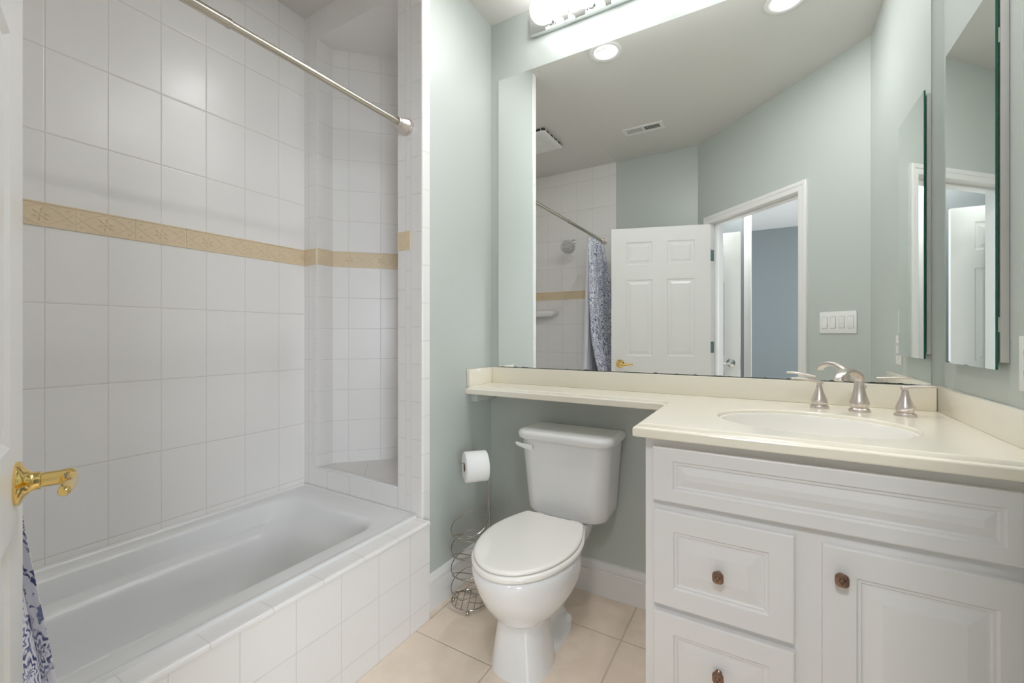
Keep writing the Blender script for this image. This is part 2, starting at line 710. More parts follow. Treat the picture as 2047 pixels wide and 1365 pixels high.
def flat_with_holes(g, outline, holes, z, uvs=None):
    bm = bmesh.new()
    es = []
    for loop in [outline] + holes:
        vs = [bm.verts.new((p[0], p[1], z)) for p in loop]
        for i in range(len(vs)):
            es.append(bm.edges.new((vs[i], vs[(i + 1) % len(vs)])))
    bmesh.ops.triangle_fill(bm, use_beauty=True, use_dissolve=False, edges=es)
    # keep only faces whose centre is not in a hole
    g.addbm(bm)


def circ(c, r, n=32):
    return [(c[0] + r * math.cos(2 * PI * k / n), c[1] + r * math.sin(2 * PI * k / n)) for k in range(n)]


g = G()
flat_with_holes(g, [(XA, YB - 0.05), (-0.42, YB - 0.05), (0.60, 0.82), (0.60, 1.95), (-1.30, 1.95), (-1.30, PY), (XA, PY)], [circ(c, CR) for c in CANS], ZC)
g.box(-2.2, 0.65, -0.32, 2.0, 2.96, 3.0)
struct('ceiling', g, M['ceil'])
g = G()
g.box(XL - 0.05, XA - 0.0005, YB - 0.05, PY, ZT, 2.95)
struct('ceiling', g, M['ceil'], label='lower ceiling over the bathtub')

# tan relief band --------------------------------------------------------
def band(g, p0, p1, joints, nrm, relief=True):
    """p0,p1: plan points; joints: distances of tile joints from p0; nrm: outward normal (towards the tub)"""
    p0, p1, nrm = Vector((*p0, 0)), Vector((*p1, 0)), Vector((*nrm, 0)).normalized()
    d = (p1 - p0)
    L = d.length
    d.normalize()
    cuts = [0.0] + [j for j in joints if 0 < j < L] + [L]
    X = Matrix(((d.x, nrm.x, 0, p0.x), (d.y, nrm.y, 0, p0.y), (0, 0, 1, 0), (0, 0, 0, 1)))
    g.X = X
    g.box(0, L, -0.002, 0.0036, B0 + 0.001, B1 - 0.001, mi=1)
    for a, b in zip(cuts, cuts[1:]):
        if b - a < 0.006:
            continue
        e = 0.0009
        g.box(a + e, b - e, 0.0005, 0.005, B0 + 0.0015, B1 - 0.0015, 0.0012)
        g.box(a + e, b - e, 0.004, 0.0075, B1 - 0.0075, B1 - 0.002, 0.0012)
        if not relief:
            continue
        cx, cz, w2, f = (a + b) / 2, (B0 + B1) / 2 - 0.002, (b - a) / 2, 0.0048
        if b - a < 0.1:
            cx = a + w2
        nl = 6
        for k in range(nl):
            an = PI * 2 * k / nl + 0.35
            ll = 0.031 if k % 3 else 0.026
            ll = min(ll, w2 - 0.004)
            ca, sa = math.cos(an), math.sin(an)
            tip = (cx + ca * ll, f, cz + sa * ll * 0.95)
            mid = (cx + ca * ll * .52, f + 0.0030, cz + sa * ll * .5)
            wd = 0.0062
            l_ = (cx + ca * ll * .5 - sa * wd, f, cz + sa * ll * .5 + ca * wd)
            r_ = (cx + ca * ll * .5 + sa * wd, f, cz + sa * ll * .5 - ca * wd)
            base = (cx + ca * 0.004, f + 0.001, cz + sa * 0.004)
            i = [g.P(q) for q in (base, l_, tip, r_, mid)]
            for q in ((0, 1, 4), (1, 2, 4), (2, 3, 4), (3, 0, 4)):
                g.face([i[z] for z in q])
        g.lathe([(0.006, -0.001), (0.005, 0.002), (0.001, 0.003)], (cx, f, cz), (0, 1, 0), 8)
        if b - a > 0.1:
            for sg in (1, -1):
                pth = []
                for k in range(17):
                    q = -1 + 2 * k / 16
                    pth.append((cx + q * (w2 - 0.004), f + 0.0005, cz + sg * (0.032 - 0.046 * abs(q) ** 1.6)))
                g.tube(pth, 0.0011, 5)
                for sx in (1, -1):
                    c0 = (cx + sx * (w2 - 0.017), cz + sg * 0.023)
                    g.tube([(c0[0] + 0.006 * math.cos(t_) * (1 - t_ / 9), f + 0.0004, c0[1] + 0.006 * math.sin(t_) * (1 - t_ / 9)) for t_ in [k * 0.7 for k in range(10)]], 0.0010, 5)
    g.X = None


g = G()
band(g, (XL, YB), (XL, YE), [v * 1.0377 - YB for v in (-0.125, 0.028, 0.181, 0.334, 0.488, 0.643, 0.799, 0.953, 1.108, 1.261)], (1, 0))
struct('trim_1', g, [M['desk'], M['bandgrout']], label='tan relief tile band on the long tub wall', sharp=20)
g = G()
band(g, (XL, YE), (NX0, YE), [], (0, -1))
band(g, (NX0, YE), (NX0, NY), [], (1, 0), False)
band(g, (NX0, NY), (NX0 + DE, NY + DE), [0.161, 0.322, 0.483], (1, -1))
band(g, (NX0 + DE, NY + DE), (NX1, NY + DE), [], (0, -1), False)
struct('trim_2', g, [M['desk'], M['bandgrout']], label='tan relief tile band around the niche', sharp=20)
g = G()
g.X = Matrix.Translation((0, 0, 0.010))
band_off = 0.010
pX = Matrix(((1, 0, 0, NX1), (0, -1, 0, YE), (0, 0, 1, band_off), (0, 0, 0, 1)))
g.X = pX
g.box(0.001, 0.0747, -0.002, 0.004, 1.5166, 1.5955, 0.0012)
struct('trim_3', g, M['desk'], label='single tan accent tile on the pillar', sharp=20)
g = G()
band(g, (XL, YB), (XA, YB), [0.158 * k for k in range(1, 6)], (0, 1))
struct('trim_4', g, [M['desk'], M['bandgrout']], label='tan tile band on the shower wall', sharp=20)

# baseboards -----------------------------------------------------------
BP = [(0, 0), (0.015, 0), (0.015, 0.106), (0.0105, 0.110), (0.0105, 0.113), (0.0165, 0.118), (0.0165, 0.128), (0.011, 0.137), (0.008, 0.146), (0.0, 0.150)]


def baseboard(name, p0, p1, nrm):
    g = G()
    rings = [[(p[0] + nrm[0] * t, p[1] + nrm[1] * t, z) for t, z in BP] for p in (p0, p1)]
    g.loft(rings)
    struct(name, g, M['white'], sharp=25)


baseboard('baseboard_left', (XS, YE + 0.002), (XS, D), (1, 0))
baseboard('baseboard_back', (XS + 0.0165, D), (-0.29, D), (0, -1))
baseboard('baseboard_front', (XA + 0.002, YB), (-0.475, YB), (0, 1))
n_ = (-0.7071, 0.7071)
pa = A0 + DS * 1.309
pb = A0 + DS * LW
baseboard('baseboard_angled', (pa.x, pa.y), (pb.x, pb.y), n_)
pa = A0 + DS * 0.0
pb = A0 + DS * 0.366
baseboard('baseboard_angled', (pa.x, pa.y), (pb.x, pb.y), n_)

# door casing and jamb ---------------------------------------------------
CP = [(0, 0), (0, 0.011), (0.008, 0.014), (0.030, 0.014), (0.033, 0.017), (0.046, 0.020), (0.054, 0.019), (0.058, 0.014), (0.058, 0)]


def casing(name, side, label):
    g = G()
    g.X = WX
    s0, s1, zh = S0 - 0.001, S1 + 0.019 - 0.018 + 0.001, ZH + 0.001
    rings = []
    for (s_, z_, ds, dz) in ((s0, 0.0, -1, 0), (s0, zh, -1, 1), (s1, zh, 1, 1), (s1, 0.0, 1, 0)):
        rings.append([(s_ + ds * a, (-b if side < 0 else TW + b), z_ + dz * a) for a, b in CP])
    g.loft(rings)
    struct(name, g, M['white'], sharp=25, label=label)


casing('trim_5', -1, 'white door casing on the bathroom side')
casing('trim_6', 1, 'white door casing on the bedroom side')
g = G()
g.X = WX
for a, b in ((S0 - 0.018, S0), (S1, S1 + 0.018)):
    g.box(a, b, 0.0005, TW - 0.0005, 0, ZH)
g.box(S0 - 0.018, S1 + 0.018, 0.0005, TW - 0.0005, ZH, ZH + 0.018)
for a, b in ((S0, S0 + 0.011), (S1 - 0.011, S1)):
    g.box(a, b, 0.040, 0.075, 0, ZH, 0.001)
g.box(S0 + 0.011, S1 - 0.011, 0.040, 0.075, ZH - 0.011, ZH, 0.001)
struct('trim_7', g, M['white'], label='white door jamb with stop')


# panelled slab ----------------------------------------------------------
def panelled(g, w, h, th, xs, zs, prof, y0=0.0, both=False, edge=0.0):
    """slab from x 0..w, z 0..h; front face at y0-th looking to -y; xs/zs = panel spans; prof=[(inset, depth)]"""
    def face_side(yf, sgn):
        X = sorted(set([edge, w - edge] + [v for a in xs for v in a]))
        Z = sorted(set([edge, h - edge] + [v for a in zs for v in a]))
        for xa, xb in zip(X, X[1:]):
            for za, zb in zip(Z, Z[1:]):
                isp = (xa, xb) in xs and (za, zb) in zs
                if not isp:
                    g.poly([(xa, yf, za), (xb, yf, za), (xb, yf, zb), (xa, yf, zb)])
                    continue
                prev = [(xa, yf, za), (xb, yf, za), (xb, yf, zb), (xa, yf, zb)]
                for ins, dep in prof:
                    cur = [(xa + ins, yf + sgn * dep, za + ins), (xb - ins, yf + sgn * dep, za + ins), (xb - ins, yf + sgn * dep, zb - ins), (xa + ins, yf + sgn * dep, zb - ins)]
                    for k in range(4):
                        j = (k + 1) % 4
                        g.poly([prev[k], prev[j], cur[j], cur[k]])
                    prev = cur
                g.poly(prev)
    yf = y0 - th
    face_side(yf, 1)
    e = edge
    # rounded outer edge then sides
    loops = [[(e, yf, e), (w - e, yf, e), (w - e, yf, h - e), (e, yf, h - e)]]
    if e:
        loops.append([(e * .3, yf + e * .3, e * .3), (w - e * .3, yf + e * .3, e * .3), (w - e * .3, yf + e * .3, h - e * .3), (e * .3, yf + e * .3, h - e * .3)])
        loops.append([(0, yf + e, 0), (w, yf + e, 0), (w, yf + e, h), (0, yf + e, h)])
    loops.append([(0 + (e if both else 0), y0, 0 + (e if both else 0)), (w, y0, 0), (w, y0, h), (0, y0, h)] if not both else [(0, y0, 0), (w, y0, 0), (w, y0, h), (0, y0, h)])
    for A, B in zip(loops, loops[1:]):
        for k in range(4):
            j = (k + 1) % 4
            g.poly([A[k], A[j], B[j], B[k]])
    if both:
        face_side(y0, -1)
    else:
        g.poly(loops[-1])


def six_panel(g, w=0.768, h=2.04):
    st = 0.118
    pw = (w - 2 * st - 0.112) / 2
    xs = [(st, st + pw), (w - st - pw, w - st)]
    zs = [(0.23, 0.845), (0.985, 1.615), (1.735, 1.925)]
    panelled(g, w, h, 0.035, xs, zs, [(0.010, 0.007), (0.022, 0.007), (0.040, 0.0015)], both=True)


def lever_handle(parent, x, z, yf, sgn, mat, toward=-1, dirx=True):
    """rosette, neck and scrolled lever on the face at local y=yf, sticking out along sgn*y"""
    g = G()
    g.lathe([(0.0345, 0), (0.0350, 0.003), (0.033, 0.006), (0.024, 0.010), (0.016, 0.017), (0.0145, 0.021), (0.0145, 0.027), (0.0125, 0.0285)],
            (x, yf, z), (0, sgn, 0), 32)
    g.lathe([(0.0118, 0.026), (0.0118, 0.050), (0.0128, 0.054), (0.0128, 0.064), (0.010, 0.067), (0.0, 0.071)], (x, yf, z), (0, sgn, 0), 24)
    hd = part('lever_handle', g, mat, parent, local=True)
    g = G()
    pth, rad = [], []
    for k in range(19):
        t = k / 18
        pth.append((x + toward * (0.100 * t), yf + sgn * (0.059 + 0.003 * math.sin(t * PI)), z - 0.004 * math.sin(t * 1.9 * PI) - 0.006 * t + 0.004 * max(0, t - 0.8) * 5 * 0.6))
        rad.append((0.0118 - 0.0042 * t) * (1 if t < 0.97 else 0.6))
    g.tube(pth, rad, 12)
    part('lever', g, mat, hd, local=True)
    return hd


# bathroom door, standing open against the curtain
UD = (-0.957, 0.2917)
ANG = math.atan2(UD[1], UD[0])
PIN = (-0.375, -0.0455, 0.008)
g = G()
six_panel(g)
dl = bpy.data.objects.new('door_1', g.mesh('door_1', M['white'], (0, 0, 0), 25))
COL.objects.link(dl)
dl.location = PIN
dl.rotation_euler = (0, 0, ANG)
tag(dl, 'white six-panel bathroom door standing open', kind='structure')
lever_handle(dl, 0.768 - 0.070, 0.919, -0.035, -1, M['brass'])
lever_handle(dl, 0.768 - 0.070, 0.919, 0.0, 1, M['brass'])
for z_ in (0.33, 1.067, 1.811):
    g = G()
    g.lathe([(0.0055, -0.047), (0.0055, 0.047)], (-0.002, 0.005, z_ - 0.008), (0, 0, 1), 12)
    g.sphere((-0.002, 0.005, z_ + 0.041), 0.0062, 10)
    g.box(-0.0035, -0.0015, -0.032, 0.003, z_ - 0.052, z_ + 0.036, 0.0005)
    # leaf let into the jamb, in the angled wall's frame -> local door frame
    part('hinge', g, M['hingeteal'], dl, local=True)
# hinge leaves on the jamb face
g = G()
g.X = WX
for z_ in (0.33, 1.067, 1.811):
    g.box(S1 - 0.002, S1 + 0.0005, 0.002, 0.034, z_ - 0.046, z_ + 0.046, 0.0008)
struct('trim_8', g, M['hingeteal'], label='steel hinge leaves on the door jamb')

# ------------------------------------------------------------------ bedroom beyond the door
g = G()
g.box(-2.4, 2.7, -3.97, -3.85, 0, ZC)
struct('wall_bedroom_far', g, M['sage_flat'])
g = G()
g.box(2.60, 2.72, -3.85, -2.65, 0, ZC)
g.box(2.60, 2.72, -1.15, 0.9, 0, ZC)
g.box(2.60, 2.72, -2.65, -1.15, 0, 0.7)
g.box(2.60, 2.72, -2.65, -1.15, 2.2, ZC)
struct('wall_bedroom_right', g, M['sage_flat'])
g = G()
g.box(-2.42, -2.30, -3.85, -3.1, 0, ZC)
g.box(-2.42, -2.30, -1.7, -0.31, 0, ZC)
g.box(-2.42, -2.30, -3.1, -1.7, 0, 0.7)
g.box(-2.42, -2.30, -3.1, -1.7, 2.2, ZC)
struct('wall_bedroom_left', g, M['sage_flat'])
g = G()
g.box(0.62, 2.7, 0.78, 0.9, 0, ZC)
struct('wall_bedroom_near', g, M['sage_flat'])
g = G()
g.box(-2.42, -2.113, -0.311, -0.20, 0, ZC)
struct('wall_bedroom_corner', g, M['sage_flat'])
g = G()
g.box(-2.4, 2.7, -3.95, -0.32, ZC, ZC + 0.1)
g.box(0.0, 2.7, -0.32, 0.2, ZC, ZC + 0.1)
g.box(0.6, 2.7, 0.2, 0.9, ZC, ZC + 0.1)
struct('ceiling', g, M['ceil'], label='bedroom ceiling')
# window frames
for n, (x0, x1, ya, yb) in enumerate(((2.58, 2.61, -2.65, -1.15), (-2.31, -2.28, -3.1, -1.7)), 1):
    g = G()
    for (a, b, c, d_) in ((ya - 0.05, yb + 0.05, 2.15, 2.24), (ya - 0.05, yb + 0.05, 0.66, 0.73), (ya - 0.05, ya + 0.03, 0.7, 2.2), (yb - 0.03, yb + 0.05, 0.7, 2.2), (ya, yb, 1.43, 1.46)):
        g.box(x0, x1, a, b, c, d_, 0.003)
    struct('window_%d' % n, g, M['white'], label='white bedroom window frame')
# housing for the added fill lamp, out of view in the bedroom
lamp = empty('added_fill_lamp', (-0.08, -0.72, ZC), 'round white flush lamp added unseen in the bedroom as fill light', 'ceiling lamp')
g = G()
g.lathe([(0.24, 0), (0.24, -0.02), (0.235, -0.03), (0.20, -0.034)], (-0.08, -0.72, ZC), n=40)
part('base', g, M['white'], lamp)
# open closet door and door frame seen through the bathroom doorway
g = G()
six_panel(g, 0.76, 2.03)
d2 = bpy.data.objects.new('door_2', g.mesh('door_2', M['white'], (0, 0, 0), 25))
COL.objects.link(d2)
d2.location = (-0.175 - 0.755, -0.375, 0.005)
d2.rotation_euler = (0, 0, math.radians(4.0) + PI)
d2.rotation_euler = (0, 0, math.radians(2.5))
tag(d2, 'white panel door standing open in the bedroom', kind='structure')
lever_handle(d2, 0.69, 0.925, 0.0, 1, M['chrome'])
g = G()
g.box(0.7601, 0.7612, -0.030, -0.005, 0.87, 0.98)
part('latch_plate', g, M['chrome'], d2, local=True)
g = G()
g.box(-0.160, -0.100, -0.985, -0.855, 0, ZC, 0.004)
g.box(-0.162, -0.118, -0.859, -0.848, 0, ZC, 0.003)
struct('trim_9', g, M['boxgrey'], label='white corner casing in the bedroom')  # grey enamel on the white casing stands in for dim light there
g = G()
g.box(-2.30, -0.1605, -0.965, -0.86, 0, ZC)
struct('wall_bedroom_stub', g, M['sage_flat'])

# ================================================================== BATHTUB
tub = empty('bathtub', (-1.63, 0.577, 0), 'white acrylic bathtub built in behind the tiled apron', 'bathtub')
g = G()
X0, X1, Y0, Y1 = XL + 0.001, -1.2495, YB + 0.001, YE - 0.001
RZ = 0.410
secs = [
    (X0, X1, Y0, Y1, 0.004, 0.10), (X0, X1, Y0, Y1, 0.004, RZ - 0.006), (X0 + .002, X1 - .003, Y0 + .002, Y1 - .002, 0.006, RZ + 0.002),
    (X0 + .006, X1 - .010, Y0 + .004, Y1 - .006, 0.008, RZ + 0.003),
    (X0 + .010, X1 - .017, Y0 + .008, Y1 - .010, 0.010, RZ - 0.003),
    (X0 + .035, X1 - .035, Y0 + .05, Y1 - .050, 0.05, RZ - 0.0045),
    (X0 + .058, X1 - .086, Y0 + .08, Y1 - .108, 0.085, RZ - 0.005),
    (X0 + .066, X1 - .095, Y0 + .09, Y1 - .118, 0.090, RZ - 0.009),
    (X0 + .072, X1 - .101, Y0 + .10, Y1 - .128, 0.095, RZ - 0.020),
    (X0 + .078, X1 - .106, Y0 + .11, Y1 - .140, 0.10, RZ - 0.050),
    (X0 + .086, X1 - .110, Y0 + .12, Y1 - .170, 0.11, RZ - 0.085),
    (X0 + .120, X1 - .113, Y0 + .13, Y1 - .205, 0.12, RZ - 0.100),
    (X0 + .134, X1 - .118, Y0 + .14, Y1 - .230, 0.12, RZ - 0.125),
    (X0 + .148, X1 - .128, Y0 + .15, Y1 - .275, 0.12, RZ - 0.200),
    (X0 + .168, X1 - .145, Y0 + .18, Y1 - .335, 0.12, RZ - 0.280),
    (X0 + .200, X1 - .175, Y0 + .22, Y1 - .395, 0.11, RZ - 0.310),
    (X0 + .245, X1 - .215, Y0 + .30, Y1 - .465, 0.08, RZ - 0.315),
]
g.loft([rrect(a, b, c, d_, r, z, 8) for a, b, c, d_, r, z in secs], True, True)
part('tub_shell', g, M['acryl'], tub, sharp=40)
g = G()
g.lathe([(0.028, 0), (0.028, 0.002), (0.02, 0.003), (0.0, 0.001)], (-1.63, 0.16, RZ - 0.3145), n=24)
part('drain', g, M['chrome'], tub)
g = G()   # caulk bead along the walls
g.tube([(X0 + .004, Y0, RZ + .004), (X0 + .004, Y1 - .004, RZ + .004), (X1 + .0, Y1 - .004, RZ + .004)], 0.0032, 8)
part('caulk_bead', g, M['caulk'], tub)

# tiled apron and its bullnose cap
g = G()
za_ = 0.3895
jo = [YB + 0.0]
def uva(y, z):
    return ((y - 0.453) * PT / 0.157 + PT * 9, (z - 0.39) * PT / 0.1585 + PT * 9)
PA = 1.3485
g.poly([(XA, YB, 0), (XA, PA, 0), (XA, PA, za_), (XA, YB, za_)], [uva(YB, 0), uva(PA, 0), uva(PA, za_), uva(YB, za_)])
g.poly([(-1.2485, YB, 0), (-1.2485, YE, 0), (-1.2485, YE, za_), (-1.2485, YB, za_)], [(0.05, 0.05)] * 4)
g.poly([(XA, PA, 0), (XT - 0.001, PA, 0), (XT - 0.001, PA, za_), (XA, PA, za_)], [(0.05, 0.05)] * 4)
struct('wall_apron', g, M['tile'])
g = G()
cp = [(XA + 0.002, za_ - 0.001), (XA + 0.0045, za_), (XA + 0.0045, 0.3945), (XA + 0.003, 0.399), (XA - 0.002, 0.402), (XA - 0.008, 0.403), (-1.2505, 0.403), (-1.2505, za_ - 0.001)]
YC1 = PY - 0.001
def uvcap(y, q):
    return ((y - 0.539) * PT / 0.1585 + PT * 6, 0.03 + q)
rings = []
acc = [0]
for k in range(1, len(cp)):
    acc.append(acc[-1] + math.hypot(cp[k][0] - cp[k - 1][0], cp[k][1] - cp[k - 1][1]))
for seg in ((YB, PA),):
    for k in range(len(cp) - 1):
        (xa_, z0_), (xb_, z1_) = cp[k], cp[k + 1]
        g.poly([(xa_, seg[0], z0_), (xa_, seg[1], z0_), (xb_, seg[1], z1_), (xb_, seg[0], z1_)],
               [uvcap(seg[0], acc[k]), uvcap(seg[1], acc[k]), uvcap(seg[1], acc[k + 1]), uvcap(seg[0], acc[k + 1])])
struct('trim_10', g, M['tile'], sharp=60, label='white bullnose cap tiles on the tub apron')

# ================================================================== SHOWER
rod = empty('shower_rod', (-1.303, YE, 2.045), 'brushed nickel shower curtain rod spanning the tub', 'shower rod')
RX, RZR = -1.303, 2.045
g = G()
g.lathe([(0.0135, 0), (0.0135, 0.815)], (RX, YB + 0.02, RZR), (0, 1, 0), 24)
g.lathe([(0.0137, 0.812), (0.0142, 0.814), (0.0142, 0.820), (0.0125, 0.822)], (RX, YB + 0.02, RZR), (0, 1, 0), 24)
part('outer_tube', g, M['rod'], rod)
g = G()
g.lathe([(0.0112, 0.80), (0.0112, 1.49)], (RX, YB + 0.02, RZR), (0, 1, 0), 24)
part('inner_tube', g, M['rod'], rod)
fp = [(0.0, 0), (0.0345, 0.0), (0.0350, 0.004), (0.0340, 0.011), (0.0320, 0.013), (0.0305, 0.0135), (0.0305, 0.0165), (0.0315, 0.0175), (0.0300, 0.022), (0.0240, 0.044), (0.0215, 0.050), (0.0200, 0.0505), (0.0200, 0.0535), (0.0210, 0.0545), (0.0195, 0.064), (0.0150, 0.066)]
g = G()
g.lathe(fp, (RX, YE, RZR), (0, -1, 0), 32)
part('end_flange', g, M['nickel'], rod)
g = G()
g.lathe(fp, (RX, YB, RZR), (0, 1, 0), 32)
part('end_flange', g, M['nickel'], rod)

cur = empty('shower_curtain', (-1.2, 0.0, 0.08), 'blue and white floral shower curtain bunched at the rod end behind the door', 'shower curtain')
ZZ = [0.08, 0.39, 0.56, 0.706, 0.85, 1.2, 1.6, 2.00]
CX = [-1.128, -1.138, -1.150, -1.170, -1.196, -1.270, -1.296, -1.303]
CY = [0.300, 0.275, 0.259, 0.242, 0.229, 0.224, 0.215, 0.190]
g = G()
nu, nv = 150, 40
idx = []
for j in range(nv + 1):
    z = 0.08 + (2.015 - 0.08) * j / nv
    row = []
    xc, ye_ = catmull(ZZ, CX, z), catmull(ZZ, CY, z)
    amp = 0.030 - 0.008 * (z / 2)
    for i in range(nu + 1):
        s_ = i / nu
        ph = 2 * PI * 7.0 * s_
        y = -0.165 + (ye_ + 0.165) * (s_ + 0.010 * math.sin(ph * 2))
        x = xc + amp * math.sin(ph + 0.5 * math.sin(z * 3.1) * (1 - s_)) * (0.75 + 0.25 * math.sin(ph * 0.37 + 1)) + 0.006 * math.sin(5 * z + ph * .3)
        x += (1 - s_) * 0.052 * min(1, max(0, (2.015 - z) / 0.35)) * min(1, max(0.0, (z - 0.5) / 0.5))
        if i == nu:
            x = xc
        row.append(g.P((x, y, z)))
    idx.append(row)
for j in range(nv):
    for i in range(nu):
        u0, u1 = i / nu * 1.5, (i + 1) / nu * 1.5
        v0, v1 = (j / nv) * 1.9, ((j + 1) / nv) * 1.9
        g.face((idx[j][i], idx[j][i + 1], idx[j + 1][i + 1], idx[j + 1][i]), [(u0, v0), (u1, v0), (u1, v1), (u0, v1)])
fb = part('fabric', g, M['fabric'], cur, sharp=80, label='blue and white floral fabric')
md = fb.modifiers.new('thickness', 'SOLIDIFY')
md.thickness = 0.0008
g = G()
idx = []
for j in range(21):
    z = 0.34 + (2.015 - 0.34) * j / 20
    t_ = (2.015 - z) / 1.645
    row = []
    for i in range(81):
        s_ = i / 80
        row.append(g.P((-1.306 - 0.012 * min(1, t_ * 1.8) - 0.055 * t_ ** 3 + 0.014 * math.sin(s_ * 2 * PI * 6 + 1), -0.155 + (0.385 + 0.03 * t_) * s_, z)))
    idx.append(row)
for j in range(20):
    for i in range(80):
        g.face((idx[j][i], idx[j][i + 1], idx[j + 1][i + 1], idx[j + 1][i]))
ln = part('liner', g, M['liner'], cur, sharp=80, label='white vinyl liner')
md = ln.modifiers.new('thickness', 'SOLIDIFY')
md.thickness = 0.0006
for k in range(8):
    g = G()
    yy = -0.14 + 0.045 * k
    g.tube([(RX + 0.017 * math.cos(a), yy, RZR - 0.006 + 0.021 * math.sin(a)) for a in [2 * PI * q / 18 for q in range(18)]], 0.0015, 6, closed=True)
    part('ring', g, M['chrome'], cur)

sh = empty('shower_fixture', (-1.607, YB, 2.071), 'round chrome rain shower head on the tiled wall', 'shower head')
g = G()
g.lathe([(0.0, 0), (0.029, 0.0), (0.029, 0.003), (0.024, 0.009), (0.012, 0.013)], (-1.607, YB, 2.071), (0, 1, 0), 28)
part('wall_flange', g, M['chrome'], sh)
g = G()
pth = [(-1.607, YB + 0.005, 2.071), (-1.607, YB + 0.05, 2.075), (-1.606, YB + 0.09, 2.068), (-1.604, YB + 0.12, 2.048), (-1.602, YB + 0.135, 2.028)]
g.tube(pth, 0.0085, 12)
part('arm', g, M['chrome'], sh)
hc = Vector((-1.600, YB + 0.150, 2.005))
hd_ = Vector((0.32, 0.82, -0.47)).normalized()
g = G()
g.sphere(Vector(pth[-1]), 0.016, 16)
g.lathe([(0.012, -0.022), (0.018, -0.016), (0.030, -0.004), (0.058, 0.010), (0.068, 0.016), (0.070, 0.022), (0.068, 0.028), (0.064, 0.030)], hc, hd_, 40)
hd2 = part('head', g, M['chrome'], sh)
g = G()
g.lathe([(0.064, 0.0298), (0.060, 0.0318), (0.0, 0.0325)], hc, hd_, 40)
part('spray_face', g, M['boxgrey'], hd2, label='pale grey spray face')
g = G()
u_ = hd_.orthogonal().normalized()
v_ = hd_.cross(u_)
for ring, cnt in ((0.012, 6), (0.023, 12), (0.034, 18), (0.045, 24), (0.055, 30)):
    for k in range(cnt):
        a = 2 * PI * k / cnt
        c_ = hc + (u_ * math.cos(a) + v_ * math.sin(a)) * ring
        g.lathe([(0.0034, 0.0310), (0.0028, 0.0345)], c_, hd_, 6)
o_ = part('nozzle_pattern', g, M['ventgrey'], hd2, label='dark rubber nozzles')

sd = G()
pts0 = [(XL + 0.001, YB + 0.001)] + [(XL + 0.001 + 0.25 * math.cos(a), YB + 0.001 + 0.115 * math.sin(a)) for a in [PI / 2 * k / 10 for k in range(11)]]
def insd(p, q):
    return (XL + 0.001 + (p[0] - XL - 0.001) * q, YB + 0.001 + (p[1] - YB - 0.001) * q)
sd.loft([[(*insd(p, q), z) for p in pts0] for q, z in ((0.70, 1.345), (0.92, 1.358), (1.0, 1.378), (1.0, 1.396), (0.985, 1.402), (0.95, 1.403), (0.93, 1.399), (0.90, 1.392))])
top('soap_dish', sd, M['porc'], 'white ceramic corner soap shelf below the tan band by the shower head', 'soap dish', (XL + 0.001, YB + 0.001, 1.345))

# ================================================================== VANITY
VY = 1.240          # face frame plane
VX = -0.288
CBX = XR - 0.002
van = empty('vanity_cabinet', ((VX + CBX) / 2, 1.55, 0), 'white raised-panel bathroom vanity cabinet', 'vanity')
g = G()
g.box(VX, VX + 0.018, VY, D - 0.001, 0, 0.885)            # side
g.box(CBX - 0.018, CBX, VY, D - 0.001, 0, 0.885)
g.box(VX + 0.018, CBX - 0.018, VY + 0.6, D - 0.001, 0.1, 0.885)
g.box(VX + 0.018, CBX - 0.018, VY + 0.02, VY + 0.6, 0.1, 0.118)
g.box(VX + 0.018, CBX - 0.018, VY + 0.06, VY + 0.075, 0, 0.1)
part('cabinet_body', g, M['cab'], van)
g = G()
for a, b, c, d_ in ((VX, VX + 0.045, 0.1, 0.885), (CBX - 0.04, CBX, 0.1, 0.885), (0.060, 0.125, 0.15, 0.68),
                    (VX + 0.045, CBX - 0.04, 0.84, 0.885), (VX + 0.045, CBX - 0.04, 0.68, 0.72), (VX + 0.045, 0.06, 0.395, 0.425), (VX + 0.045, CBX - 0.04, 0.1, 0.15)):
    g.box(a, b, VY - 0.0005, VY + 0.0185, c, d_)
part('face_frame', g, M['cab'], van)
PR = [(0.004, 0.0045), (0.009, 0.0045), (0.012, 0.0075), (0.016, 0.0075), (0.046, 0.002)]


def front(name, x0, x1, z0, z1, st, rl=None, pr=PR):
    rl = rl or st
    g = G()
    w_, h_ = x1 - x0, z1 - z0
    g.X = Matrix.Translation((x0, VY - 0.0005, z0))
    panelled(g, w_, h_, 0.019, [(st, w_ - st)], [(rl, h_ - rl)], pr, edge=0.004)
    return part(name, g, M['cab'], van, sharp=22)


